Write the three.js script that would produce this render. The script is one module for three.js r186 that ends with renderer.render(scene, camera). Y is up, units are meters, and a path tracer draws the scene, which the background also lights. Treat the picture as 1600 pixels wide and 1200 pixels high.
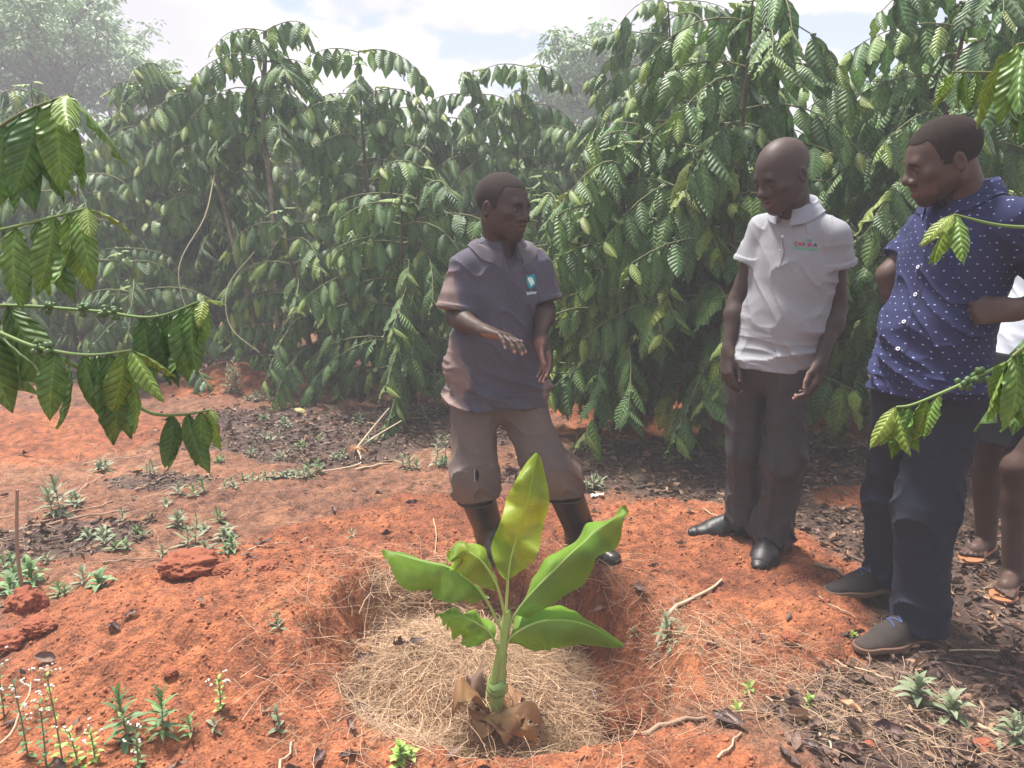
import * as THREE from 'three';
import { mergeGeometries, mergeVertices } from 'three/addons/utils/BufferGeometryUtils.js';

// ---------------------------------------------------------------- camera, sky, sun, exposure
const scene = new THREE.Scene();
const renderer = new THREE.WebGLRenderer({ antialias: true });
renderer.setSize(1024, 768);
renderer.toneMapping = THREE.LinearToneMapping;
renderer.toneMappingExposure = 2.2;
renderer.shadowMap.enabled = true;
const EYE = 1.46;
const camera = new THREE.PerspectiveCamera(53.5, 4 / 3, 0.05, 900);
camera.position.set(0, EYE, 0);
camera.rotation.set(-12 * Math.PI / 180, 0, 0);

// ---------------------------------------------------------------- random numbers and noise
function RNG(a) { return () => { a |= 0; a = a + 0x6D2B79F5 | 0; let t = Math.imul(a ^ a >>> 15, 1 | a); t = t + Math.imul(t ^ t >>> 7, 61 | t) ^ t; return ((t ^ t >>> 14) >>> 0) / 4294967296; }; }
const PERM = new Uint8Array(512);
{ const r = RNG(7), p = [...Array(256).keys()]; for (let i = 255; i > 0; i--) { const j = r() * (i + 1) | 0; [p[i], p[j]] = [p[j], p[i]]; } for (let i = 0; i < 512; i++) PERM[i] = p[i & 255]; }
const VAL = Float32Array.from(PERM, v => v / 127.5 - 1);
function noise(x, y, z = 0) {                                       // value noise, -1..1
  const X = Math.floor(x), Y = Math.floor(y), Z = Math.floor(z);
  let u = x - X, v = y - Y, w = z - Z; u = u * u * (3 - 2 * u); v = v * v * (3 - 2 * v); w = w * w * (3 - 2 * w);
  const A = PERM[X & 255], B = PERM[X + 1 & 255], y0 = Y & 255, y1 = Y + 1 & 255, z0 = Z & 255, z1 = Z + 1 & 255;
  const AA = PERM[A + y0], AB = PERM[A + y1], BA = PERM[B + y0], BB = PERM[B + y1];
  const a = VAL[AA + z0], b = VAL[BA + z0], c = VAL[AB + z0], d = VAL[BB + z0], e = VAL[AA + z1], f = VAL[BA + z1], g = VAL[AB + z1], h = VAL[BB + z1];
  const p = a + (b - a) * u, q = c + (d - c) * u, r = e + (f - e) * u, s = g + (h - g) * u;
  const m = p + (q - p) * v, n = r + (s - r) * v; return m + (n - m) * w;
}
function fbm(x, y, z = 0, o = 4) { let s = 0, a = 0.5; for (let i = 0; i < o; i++) { s += a * noise(x, y, z); x = x * 2.03 + 17.1; y = y * 2.03 + 9.7; z = z * 2.03 + 3.3; a *= 0.5; } return s; }
const clamp = (v, a = 0, b = 1) => v < a ? a : v > b ? b : v;
const sstep = (a, b, x) => { const t = clamp((x - a) / (b - a)); return t * t * (3 - 2 * t); };
const mix = (a, b, t) => a + (b - a) * t;
const V = (x, y, z) => new THREE.Vector3(x, y, z);
const UPV = V(0, 1, 0);

// ---------------------------------------------------------------- sky: broken cumulus under pale blue air
const SUN = V(-0.26, 0.88, -0.36).normalize();
{
  const W = 3072, Hh = 1536, data = new Float32Array(W * Hh * 4);
  const field = (dx, dy, dz, az, el, o) => {
    const s = 1 / (dy + 0.16), px = dx * s * 1.25 + 3.1, pz = dz * s * 1.25 + 11.4;
    return fbm(px * 0.9, pz * 0.9, 0.5, 3) * 0.72 + fbm(px * 2.6 + 4, pz * 2.6 + el * 6, 2.5, o) * 0.5 + fbm(dx * 16, dy * 24, dz * 16, o) * 0.28;
  };
  for (let j = 0; j < Hh; j++) {
    const el = (j + 0.5) / Hh * Math.PI - Math.PI / 2, dy = Math.sin(el), ce = Math.cos(el);
    for (let i = 0; i < W; i++) {
      const k = (j * W + i) * 4; let r, g, b;
      if (el < -0.03) { r = 0.5; g = 0.5; b = 0.54; } else {
        const az = (i + 0.5) / W * Math.PI * 2, dx = Math.cos(az) * ce, dz = Math.sin(az) * ce, o = el < 0.6 ? 5 : 3;
        const d0 = Math.max(dy, 0.02), h = Math.exp(-d0 * 3.2);
        r = mix(0.24, 0.74, h); g = mix(0.42, 0.86, h); b = mix(0.80, 1.05, h);
        const v = field(dx, d0, dz, az, el, o) + 0.17, up = field(dx, d0 + 0.05, dz, az, el + 0.05, 2) + 0.17;
        const a = sstep(0.0, 0.12, v);
        if (a > 0) {
          const lit = clamp(0.56 + (v - up) * 1.5 - sstep(0.12, 0.6, v) * 0.45);
          r = mix(r, mix(0.72, 1.12, lit), a); g = mix(g, mix(0.70, 1.07, lit), a); b = mix(b, mix(0.78, 1.08, lit), a);
        }
        const haze = Math.exp(-d0 * 14) * 0.6; r = mix(r, 0.94, haze); g = mix(g, 0.93, haze); b = mix(b, 0.97, haze);
      }
      data[k] = r * 0.56; data[k + 1] = g * 0.56; data[k + 2] = b * 0.56; data[k + 3] = 1;
    }
  }
  const sky = new THREE.DataTexture(data, W, Hh, THREE.RGBAFormat, THREE.FloatType);
  sky.mapping = THREE.EquirectangularReflectionMapping; sky.magFilter = sky.minFilter = THREE.LinearFilter; sky.wrapS = THREE.RepeatWrapping; sky.needsUpdate = true;
  scene.background = sky; scene.environment = sky;
}
const sun = new THREE.DirectionalLight(new THREE.Color().setRGB(1, 0.94, 0.86), 5.0);
sun.position.copy(SUN).multiplyScalar(30); sun.target.position.set(0, 0, -4); scene.add(sun, sun.target);
sun.castShadow = true; sun.shadow.radius = 22; sun.shadow.mapSize.set(4096, 4096);
Object.assign(sun.shadow.camera, { left: -14, right: 14, top: 14, bottom: -14, near: 1, far: 80 });
scene.fog = new THREE.FogExp2(new THREE.Color().setRGB(0.93, 0.93, 1.0), 0.012);

// ---------------------------------------------------------------- naming, tagging, small builders
const counts = {};
function numbered(n) { const k = counts[n] = (counts[n] ?? -1) + 1; return k ? `${n}_${String(k).padStart(3, '0')}` : n; }
function tag(o, label, category, group, kind) { o.userData.label = label; o.userData.category = category; if (group) o.userData.group = group; if (kind) o.userData.kind = kind; return o; }
function thing(name, label, category, group, pos) { const o = new THREE.Group(); o.name = numbered(name); tag(o, label, category, group); if (pos) o.position.copy(pos); scene.add(o); return o; }
function mesh(name, geo, mat, parent) { const m = new THREE.Mesh(geo, mat); m.name = parent ? name : numbered(name); m.castShadow = m.receiveShadow = true; (parent || scene).add(m); return m; }
function lin(r, g, b) { return new THREE.Color().setRGB(r, g, b); }
function std(r, g, b, rough = 0.8, more = {}) { return new THREE.MeshStandardMaterial({ color: lin(r, g, b), roughness: rough, ...more }); }
function phys(r, g, b, rough = 0.8, more = {}) { return new THREE.MeshPhysicalMaterial({ color: lin(r, g, b), roughness: rough, side: THREE.DoubleSide, ...more }); }
function dataTex(w, h, fn, srgb, rep = true) {                       // fn(u,v) -> [r,g,b] 0..1
  const d = new Uint8Array(w * h * 4);
  for (let j = 0; j < h; j++) for (let i = 0; i < w; i++) { const c = fn((i + 0.5) / w, (j + 0.5) / h, i, j), k = (j * w + i) * 4; d[k] = clamp(c[0]) * 255; d[k + 1] = clamp(c[1]) * 255; d[k + 2] = clamp(c[2]) * 255; d[k + 3] = c[3] === undefined ? 255 : c[3] * 255; }
  const t = new THREE.DataTexture(d, w, h); t.magFilter = t.minFilter = THREE.LinearFilter; t.wrapS = t.wrapT = rep ? THREE.RepeatWrapping : THREE.ClampToEdgeWrapping;
  if (srgb) t.colorSpace = THREE.SRGBColorSpace; t.needsUpdate = true; return t;
}
function tileNoise(u, v, f, seed, o = 4) {                            // repeats on the unit square
  let s = 0, a = 0.5; for (let i = 0; i < o; i++) { const F = f << i, x = u * F, y = v * F, X = Math.floor(x), Y = Math.floor(y); let p = x - X, q = y - Y; p = p * p * (3 - 2 * p); q = q * q * (3 - 2 * q);
    const h = (m, n) => VAL[PERM[PERM[(m % F + seed) & 255] + (n % F) & 255] + (seed * 7 & 255)]; const A = h(X, Y), B = h(X + 1, Y), C = h(X, Y + 1), D = h(X + 1, Y + 1);
    s += a * mix(mix(A, B, p), mix(C, D, p), q); a *= 0.55; } return s;
}
function tube(pts, r0, r1, sides = 6, cap = true) {                   // tapered tube through points (Vector3), radii numbers or function of t
  const n = pts.length, pos = [], nor = [], uv = [], idx = []; let ref = V(0.31, 0.2, 0.93).normalize(), len = 0;
  for (let i = 0; i < n; i++) {
    const t = pts[Math.min(i + 1, n - 1)].clone().sub(pts[Math.max(i - 1, 0)]).normalize(); if (i) len += pts[i].distanceTo(pts[i - 1]);
    const a = ref.clone().addScaledVector(t, -ref.dot(t)); if (a.lengthSq() < 1e-6) a.set(1, 0, 0).addScaledVector(t, -t.x); a.normalize(); ref = a; const b = t.clone().cross(a), s = i / (n - 1), r = typeof r0 === 'function' ? r0(s) : mix(r0, r1, s);
    for (let k = 0; k <= sides; k++) { const w = k / sides * Math.PI * 2, c = Math.cos(w), d = Math.sin(w), x = a.x * c + b.x * d, y = a.y * c + b.y * d, z = a.z * c + b.z * d;
      pos.push(pts[i].x + x * r, pts[i].y + y * r, pts[i].z + z * r); nor.push(x, y, z); uv.push(k / sides * 6.28 * r, len); }
  }
  const m = sides + 1; for (let i = 0; i < n - 1; i++) for (let k = 0; k < sides; k++) { const a = i * m + k, b = a + m; idx.push(a, a + 1, b, b, a + 1, b + 1); }
  if (cap) for (const e of [0, n - 1]) { const c = pos.length / 3, t = pts[e].clone().sub(pts[e ? e - 1 : 1]).normalize(); pos.push(pts[e].x, pts[e].y, pts[e].z); nor.push(t.x, t.y, t.z); uv.push(0, 0); for (let k = 0; k < sides; k++) { const a = e * m + k; e ? idx.push(c, a, a + 1) : idx.push(c, a + 1, a); } }
  return geom(pos, nor, uv, idx);
}
function geom(pos, nor, uv, idx, col) { const g = new THREE.BufferGeometry(); g.setAttribute('position', new THREE.Float32BufferAttribute(pos, 3)); if (uv) g.setAttribute('uv', new THREE.Float32BufferAttribute(uv, 2)); if (col) g.setAttribute('color', new THREE.Float32BufferAttribute(col, 3)); if (idx) g.setIndex(idx); if (nor) g.setAttribute('normal', new THREE.Float32BufferAttribute(nor, 3)); else g.computeVertexNormals(); return g; }
function sheet(nu, nv, fn) {                                          // grid surface, fn(u,v) -> Vector3, uv = u,v
  const pos = [], uv = [], idx = []; for (let i = 0; i <= nu; i++) for (let j = 0; j <= nv; j++) { const p = fn(i / nu, j / nv); pos.push(p.x, p.y, p.z); uv.push(i / nu, j / nv); }
  const m = nv + 1; for (let i = 0; i < nu; i++) for (let j = 0; j < nv; j++) { const a = i * m + j, b = a + m; idx.push(a, b, a + 1, b, b + 1, a + 1); }
  return geom(pos, null, uv, idx);
}
const curve = (pts, n) => new THREE.CatmullRomCurve3(pts).getPoints(n);
const MM = new THREE.Matrix4(), QQ = new THREE.Quaternion();
function frame(pos, x, y, s) { const X = x.clone().normalize(), Y = y.clone().addScaledVector(X, -y.dot(X)).normalize(), Z = X.clone().cross(Y); s = s.isVector3 ? s : V(s, s, s); return new THREE.Matrix4().makeBasis(X.multiplyScalar(s.x), Y.multiplyScalar(s.y), Z.multiplyScalar(s.z)).setPosition(pos); }
function place(o, m) { m.decompose(o.position, o.quaternion, o.scale); return o; }
// ---------------------------------------------------------------- ground
const inEll = (x, z, c) => 1 - Math.hypot((x - c[0]) / c[2], (z - c[1]) / c[3]);      // 1 at the centre, 0 on the edge
const FRESH = [[0.85, -3.02, 0.62, 0.85], [0.55, -2.62, 0.45, 0.45], [-0.95, -2.55, 0.95, 0.85], [-0.3, -3.35, 0.85, 0.62], [0.05, -1.6, 1.0, 0.42], [-1.5, -1.9, 0.7, 0.5], [1.25, -5.7, 1.0, 0.75], [-2.5, -6.9, 0.7, 0.6], [-3.7, -5.2, 1.6, 0.75], [0.3, -6.6, 0.8, 0.4], [2.6, -5.6, 0.9, 0.5], [1.9, -3.9, 0.3, 0.2]];
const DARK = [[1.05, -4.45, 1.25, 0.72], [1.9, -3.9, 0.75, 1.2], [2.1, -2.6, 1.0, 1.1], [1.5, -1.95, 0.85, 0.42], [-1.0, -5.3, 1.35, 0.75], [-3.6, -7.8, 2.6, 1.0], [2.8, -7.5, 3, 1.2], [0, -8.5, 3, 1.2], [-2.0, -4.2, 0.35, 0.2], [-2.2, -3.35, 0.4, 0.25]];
const PIT = [-0.04, -2.42, 0.66, 0.6];
const zmax = (list, x, z, n) => { let m = -9; for (const c of list) { const v = inEll(x, z, c); if (v > m) m = v; } return m + n; };
const freshAt = (x, z) => sstep(-0.04, 0.12, zmax(FRESH, x, z, fbm(x * 2.7, z * 2.7, 4, 4) * 0.5));
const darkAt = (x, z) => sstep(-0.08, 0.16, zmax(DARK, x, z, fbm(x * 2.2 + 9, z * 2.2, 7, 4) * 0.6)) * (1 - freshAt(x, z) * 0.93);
function strawAt(x, z) { const n = fbm(x * 4, z * 4, 1, 3) * 0.28, dx = (x + 0.14 + 0.2 * (z + 2.5)) / 0.47, dz = (z + 2.44) / 0.55; return sstep(-0.03, 0.16, 1 - Math.cbrt(Math.abs(dx * dx * dx) + Math.abs(dz * dz * dz)) + n); }
function heightAt(x, z) {
  const d = Math.hypot(x, z + 3);
  let h = fbm(x * 0.22, z * 0.22, 3, 3) * (0.05 + sstep(6, 40, d) * 0.9) - sstep(9, 60, d) * 0.0;
  const n = fbm(x * 2.2, z * 2.2, 12, 3) * 0.16;
  h += 0.17 * sstep(0, 0.75, inEll(x, z, [-0.95, -2.62, 0.95, 0.75]) + n * 0.5) + 0.05 * sstep(0, 0.5, inEll(x, z, [-0.25, -3.35, 0.8, 0.5]));
  h += 0.05 * sstep(0, 0.14, inEll(x, z, [0.83, -3.02, 0.6, 0.83]) + n * 0.5) + 0.05 * sstep(0, 0.5, inEll(x, z, [0.55, -1.66, 0.7, 0.3]) + n);
  h += 0.2 * sstep(0, 0.9, inEll(x, z, [-2.5, -6.9, 0.8, 0.6])) + 0.18 * sstep(0, 0.9, inEll(x, z, [1.25, -5.9, 0.9, 0.6])) + 0.12 * sstep(0, 1, inEll(x, z, [-3.7, -5.3, 1.6, 0.7]));
  const pit = sstep(0.0, 0.27, inEll(x, z, PIT) + n * 0.8 + 0.05 * noise(x * 9, z * 9)); h -= pit * 0.24;
  h -= 0.14 * sstep(0.1, 0.7, inEll(x, z, [0.4, -2.22, 0.22, 0.2]));                        // the deeper corner
  h += pit * 0.15 * sstep(0, 0.8, inEll(x, z, [-0.12, -2.45, 0.5, 0.5]));                   // mulch heaped inside
  return h;
}
const clodAt = (x, z) => { const a = fbm(x * 9, z * 9, 2, 3), b = fbm(x * 34, z * 34, 5, 2), r = 1 - Math.abs(noise(x * 18, z * 18, 8)); return a * 0.026 + b * 0.017 + r * r * 0.009 - 0.006; };
function groundAt(x, z) { const d = Math.hypot(x, z); return heightAt(x, z) + clodAt(x, z) * (d < 8 ? 1 : 0.6) * (1 - 0.6 * strawAt(x, z)) * (1 - 0.35 * darkAt(x, z)); }
const onGround = (x, z, up = 0) => V(x, groundAt(x, z) + up, z);
{
  const xs = [0], zs = []; let s = 0.0125; for (let x = 0; x < 130;) { if (x > 2.3) s *= 1.055; x += s; xs.push(x); xs.unshift(-x); }
  s = 0.3; for (let z = 12; z > -1.5;) { zs.push(z); z -= z > 0 ? 1.2 : 0.25; } s = 0.0125; for (let z = -1.5; z > -190;) { zs.push(z); if (z < -4.2) s *= 1.032; z -= s; }
  const nx = xs.length, nz = zs.length, pos = new Float32Array(nx * nz * 3), uv = new Float32Array(nx * nz * 2), col = new Float32Array(nx * nz * 3), idx = new Uint32Array((nx - 1) * (nz - 1) * 6);
  for (let j = 0, k = 0; j < nz; j++) for (let i = 0; i < nx; i++, k++) {
    const x = xs[i], z = zs[j], f = freshAt(x, z), dk = darkAt(x, z), st = strawAt(x, z), v = fbm(x * 5, z * 5, 21, 4), w = fbm(x * 1.1, z * 1.1, 31, 3), fine = noise(x * 45, z * 45, 3);
    pos[k * 3] = x; pos[k * 3 + 1] = groundAt(x, z); pos[k * 3 + 2] = z; uv[k * 2] = x / 0.9; uv[k * 2 + 1] = z / 0.9;
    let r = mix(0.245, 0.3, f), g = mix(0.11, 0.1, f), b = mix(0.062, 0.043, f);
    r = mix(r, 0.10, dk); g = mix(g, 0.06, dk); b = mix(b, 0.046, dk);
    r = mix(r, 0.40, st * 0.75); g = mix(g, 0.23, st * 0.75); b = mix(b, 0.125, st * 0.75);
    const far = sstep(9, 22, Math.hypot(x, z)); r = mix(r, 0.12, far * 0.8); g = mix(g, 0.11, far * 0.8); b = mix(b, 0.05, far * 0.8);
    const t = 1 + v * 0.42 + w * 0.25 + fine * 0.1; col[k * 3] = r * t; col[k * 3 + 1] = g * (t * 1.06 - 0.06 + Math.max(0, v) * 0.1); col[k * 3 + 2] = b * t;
  }
  let q = 0; for (let j = 0; j < nz - 1; j++) for (let i = 0; i < nx - 1; i++) { const a = j * nx + i, b = a + nx; idx[q++] = a; idx[q++] = a + 1; idx[q++] = b; idx[q++] = b; idx[q++] = a + 1; idx[q++] = b + 1; }
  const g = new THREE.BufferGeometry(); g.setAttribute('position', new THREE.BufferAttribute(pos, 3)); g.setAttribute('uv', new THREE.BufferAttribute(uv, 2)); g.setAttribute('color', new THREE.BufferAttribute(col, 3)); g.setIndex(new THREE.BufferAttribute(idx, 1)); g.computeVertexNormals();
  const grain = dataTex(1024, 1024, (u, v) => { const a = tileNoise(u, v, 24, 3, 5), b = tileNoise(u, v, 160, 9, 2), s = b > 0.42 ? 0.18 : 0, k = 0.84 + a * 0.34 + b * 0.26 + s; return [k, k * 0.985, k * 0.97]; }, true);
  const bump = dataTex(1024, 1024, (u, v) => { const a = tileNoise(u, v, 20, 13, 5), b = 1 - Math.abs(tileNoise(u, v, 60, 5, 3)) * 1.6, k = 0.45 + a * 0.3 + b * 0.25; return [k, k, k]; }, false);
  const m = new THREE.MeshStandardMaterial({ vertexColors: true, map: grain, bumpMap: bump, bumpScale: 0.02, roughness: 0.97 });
  const o = mesh('ground', g, m); o.userData.kind = 'structure'; tag(o, 'red earth ground of the plantation with a shallow dug pit', 'ground', null, 'structure');
}
function scatter(name, geos, mat, n, sample, label, category, color, seed) {      // one mass of loose small pieces
  const rnd = RNG(seed), root = new THREE.Group(); root.name = numbered(name); tag(root, label, category, null, 'stuff'); scene.add(root);
  const lists = geos.map(() => []); for (let i = 0; i < n; i++) { const m = sample(rnd); if (m) lists[rnd() * geos.length | 0].push([m, color(rnd)]); }
  geos.forEach((g, k) => { const im = new THREE.InstancedMesh(g, mat, lists[k].length); im.name = name; lists[k].forEach(([m, c], i) => { im.setMatrixAt(i, m); im.setColorAt(i, c); }); im.castShadow = im.receiveShadow = true; root.add(im); });
  return root;
}
const groundNormal = (x, z, e = 0.05) => V(heightAt(x - e, z) - heightAt(x + e, z), 2 * e, heightAt(x, z - e) - heightAt(x, z + e)).normalize();
const lumpGeo = (seed, rough = 0.35, det = 1) => { const g = mergeVertices(new THREE.IcosahedronGeometry(1, det).deleteAttribute('uv').deleteAttribute('normal')), p = g.attributes.position; for (let i = 0; i < p.count; i++) { const v = V(p.getX(i), p.getY(i), p.getZ(i)), k = 1 + rough * fbm(v.x * 1.6 + seed, v.y * 1.6, v.z * 1.6, 3) + rough * 0.5 * noise(v.x * 5 + seed, v.y * 5, v.z * 5) + (det > 4 ? 0.1 * fbm(v.x * 9 + seed, v.y * 9, v.z * 9, 4) + 0.07 * noise(v.x * 27, v.y * 27, v.z * 27) : 0); p.setXYZ(i, v.x * k, v.y * k * 0.75, v.z * k); } g.computeVertexNormals(); return g; };
// soil crumbs
scatter('soil_crumbs', [lumpGeo(1, 0.6), lumpGeo(5, 0.7)], std(1, 1, 1, 0.98), 70000, r => {
  const x = (r() * 2 - 1) * 2.6, z = -1.5 - Math.pow(r(), 1.5) * 4.4; if (r() > freshAt(x, z) * (1 - strawAt(x, z)) + 0.1) return null;
  const s = 0.0011 + Math.pow(r(), 7) * 0.006; return new THREE.Matrix4().compose(onGround(x, z, s * 0.3), QQ.setFromEuler(new THREE.Euler(r() * 6, r() * 6, r() * 6)), V(s, s, s));
}, 'loose crumbs of red soil strewn over the dug earth', 'soil', r => lin(0.31, 0.105, 0.048).multiplyScalar(0.5 + r() * 0.75), 11);
// straw: thin bent blades
const bladeGeo = (bend, twist, seed) => { const p = []; for (let i = 0; i <= 6; i++) { const t = i / 6 - 0.5; p.push(V(t, bend * (0.25 - t * t) + 0.03 * noise(t * 5, seed), twist * t * t * Math.sign(t) + 0.05 * noise(t * 4, seed + 5))); } return tube(p, t => 0.5 * (1 - 0.75 * t), 0, 3, false); };
function bladeMat(p, yaw, pitch, roll, len, th) { return new THREE.Matrix4().compose(p, QQ.setFromEuler(new THREE.Euler(roll, yaw, pitch, 'YZX')), V(len, th, th)); }
function bladeGeoScaled(bend, twist, seed) {                          // unit length, unit thickness across; the bend is along y in units of length
  const pts = [], n = 6; for (let i = 0; i <= n; i++) { const t = i / n - 0.5; pts.push([t, bend * (0.25 - t * t) * 4 + 0.05 * noise(t * 5, seed), twist * (t * t * 4 - 0.3) + 0.05 * noise(t * 4, seed + 5)]); }
  const pos = [], idx = [], th = 0.006; pts.forEach(([x, y, z], i) => { const r = th * (1 - 0.7 * i / n); for (let k = 0; k < 3; k++) { const a = k * 2.094; pos.push(x, y + Math.cos(a) * r, z + Math.sin(a) * r * 1.4); } });
  for (let i = 0; i < n; i++) for (let k = 0; k < 3; k++) { const a = i * 3 + k, b = i * 3 + (k + 1) % 3; idx.push(a, b, a + 3, a + 3, b, b + 3); } return geom(pos, null, null, idx);
}
const strawGeos = [bladeGeoScaled(0.03, 0.05, 1), bladeGeoScaled(0.08, -0.1, 2), bladeGeoScaled(-0.05, 0.16, 3), bladeGeoScaled(0.1, 0.22, 4), bladeGeoScaled(0.01, -0.02, 5)];
const strawMat = phys(1, 1, 1, 0.75);
const strawTone = r => { const k = 0.65 + r() * 0.55, w = r(); return lin(mix(0.6, 0.66, w) * k, mix(0.4, 0.47, w) * k, mix(0.25, 0.31, w) * k); };
scatter('straw_mulch', strawGeos, strawMat, 34000, r => {
  const x = -0.06 + (r() * 2 - 1) * 0.85, z = -2.42 + (r() * 2 - 1) * 0.85, s = strawAt(x, z); if (r() > s * s) return null;
  const len = 0.06 + r() * 0.19; return bladeMat(V(x, heightAt(x, z) + 0.006 + r() * r() * 0.055, z), r() * 6.283, (r() - 0.5) * 0.5, (r() - 0.5) * 1.6, len, len * (0.55 + r() * 0.5));
}, 'pale dry straw mulch heaped around the banana plant in the pit', 'straw', strawTone, 21);
scatter('straw_litter', strawGeos, strawMat, 7200, r => {
  const k = r(); let x, z; if (k < 0.16) { x = mix(-3.0, -1.15, r()); z = mix(-3.1, -4.9, r()); if (r() > 0.35 + 0.65 * noise(x * 3, z * 5) + 0.2) return null; } else if (k < 0.42) { const t = r(); x = mix(0.35, 1.35, t) + (r() - 0.5) * 0.5; z = mix(-2.5, -1.9, t) + (r() - 0.5) * 0.4; } else if (k < 0.62) { const a = r() * 6.283, q = 0.9 + r() * 0.45; x = -0.05 + Math.cos(a) * 0.62 * q; z = -2.4 + Math.sin(a) * 0.58 * q; } else { x = (r() * 2 - 1) * 3.2; z = -1.55 - Math.pow(r(), 1.3) * 4.5; if (freshAt(x, z) > 0.5 && r() > 0.14) return null; }
  const len = 0.05 + r() * r() * 0.24, on = Math.hypot(x, z + 2.4) < 0.9 ? 0.7 : 0.25; return bladeMat(onGround(x, z, 0.006 + r() * 0.012), r() * 6.283, (r() - 0.5) * on, (r() - 0.5) * 1.2, len, len * (0.4 + r() * 0.4));
}, 'scattered dry straw and grass stalks lying on the red soil', 'straw', strawTone, 22);
// dry fallen leaves
function dryLeafGeo(seed, curl, L = 1, W = 0.42, nu = 8, nv = 4) { return sheet(nu, nv, (u, v) => { const t = v * 2 - 1, w = W * 0.5 * Math.pow(Math.sin(Math.PI * Math.pow(clamp(u, 0.001, 0.999), 0.85)), 0.8), n = noise(u * 4 + seed, t * 2, seed), a = curl * t * (0.7 + 0.5 * n), rr = w / Math.max(Math.abs(curl), 0.2); return V((u - 0.5) * L * (1 - 0.1 * Math.abs(curl)), rr * (1 - Math.cos(a)) * (1 + 0.2 * n) + 0.16 * L * Math.pow(u - 0.45, 2) * (1.5 + noise(seed, 3)) + 0.035 * noise(u * 7 + seed, t * 3), rr * Math.sin(a)); }); }
const dryGeos = [dryLeafGeo(1, 1.6, 1, 0.55), dryLeafGeo(2, 2.4, 1, 0.7), dryLeafGeo(3, -1.9, 1, 0.6), dryLeafGeo(4, 3.0, 1, 0.8), dryLeafGeo(5, 2.0, 0.9, 0.7)];
const dryMat = phys(1, 1, 1, 0.7);
scatter('leaf_litter', dryGeos, dryMat, 34000, r => {
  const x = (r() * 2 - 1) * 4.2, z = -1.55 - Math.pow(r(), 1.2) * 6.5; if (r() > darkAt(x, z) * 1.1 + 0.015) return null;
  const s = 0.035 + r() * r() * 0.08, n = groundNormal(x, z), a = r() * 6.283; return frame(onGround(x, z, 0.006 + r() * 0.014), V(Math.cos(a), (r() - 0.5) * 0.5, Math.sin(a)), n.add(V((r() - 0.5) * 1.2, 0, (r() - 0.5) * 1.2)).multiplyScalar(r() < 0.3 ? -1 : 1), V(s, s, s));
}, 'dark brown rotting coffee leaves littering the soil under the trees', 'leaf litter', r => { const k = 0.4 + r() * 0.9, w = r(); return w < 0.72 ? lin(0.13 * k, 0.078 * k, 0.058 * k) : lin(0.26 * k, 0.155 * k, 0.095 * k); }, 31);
// ---------------------------------------------------------------- coffee leaves
const VEINS = 9;
const veinPhase = (u, t) => (u - 0.16 * Math.abs(t) * (1 - 0.3 * u)) * (VEINS + 0.5);
function leafW(u) { const a = Math.pow(clamp(u, 0, 1), 0.82); return Math.pow(Math.max(Math.sin(Math.PI * a), 0), 0.85) * (u > 0.86 ? 1 - 0.45 * sstep(0.86, 1, u) : 1); }
function leafGeo(nu, nv, o) {                                         // unit length along x, normal y; W width, droop, fold along the midrib, wave at the margin, rib relief
  const { W = 0.42, droop = 0.35, fold = 0.25, wave = 0.03, rib = 0.012, seed = 0, side = 0 } = o, th = [], n = 40; let px = [0], py = [0];
  for (let i = 1; i <= n; i++) { const a = -droop * 1.6 * Math.pow(i / n, 1.4); px.push(px[i - 1] + Math.cos(a) / n); py.push(py[i - 1] + Math.sin(a) / n); }
  return sheet(nu, nv, (u, v) => {
    const t = v * 2 - 1, w = 0.5 * W * Math.max(leafW(u), 0.012), i = Math.min(n - 1, u * n | 0), f = u * n - i, x = mix(px[i], px[i + 1], f), y = mix(py[i], py[i + 1], f), a = -droop * 1.6 * Math.pow(u, 1.4);
    const at = Math.abs(t), h = -w * at * fold * (0.6 + 0.8 * u) * at + wave * at * at * (Math.sin(u * 26 + seed * 3 + (t > 0 ? 1.3 : 0)) * 0.5 + noise(u * 9 + seed, t * 2)) + rib * Math.cos(veinPhase(u, t) * 6.283) * (0.25 + at) * (1 - at * 0.4) * (u < 0.97 ? 1 : 0) + 0.02 * noise(u * 3 + seed * 5, t * 1.5, seed);
    return V(x - Math.sin(a) * h, y + Math.cos(a) * h, w * t * (1 - 0.06 * fold) + side * u * u * 0.15);
  });
}
const leafMap = dataTex(512, 256, (u, v) => {
  const t = Math.abs(v * 2 - 1), ph = veinPhase(u, t), d = Math.abs(ph - Math.round(ph)), vein = Math.max(sstep(0.11, 0.02, d) * (1 - t * 0.35) * sstep(0, 0.05, t), sstep(0.075, 0.025, t)), n = tileNoise(u, v, 8, 3, 5), b = sstep(0.15, 0.5, d);
  const k = 0.72 + 0.13 * b + n * 0.16; return [mix(k * 0.98, 1.0, vein * 0.7), mix(k, 0.98, vein * 0.55), mix(k * 0.95, 0.72, vein * 0.6)];
}, true);
const leafMapLo = dataTex(256, 128, (u, v) => { const t = Math.abs(v * 2 - 1), ph = veinPhase(u, t), d = Math.abs(ph - Math.round(ph)), vein = Math.max(sstep(0.2, 0.04, d) * (1 - t * 0.3) * sstep(0, 0.06, t), sstep(0.1, 0.03, t)), n = tileNoise(u, v, 8, 3, 4), k = 0.76 + n * 0.2; return [mix(k, 1, vein * 0.62), mix(k, 0.98, vein * 0.55), mix(k, 0.85, vein * 0.5)]; }, true);
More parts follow.
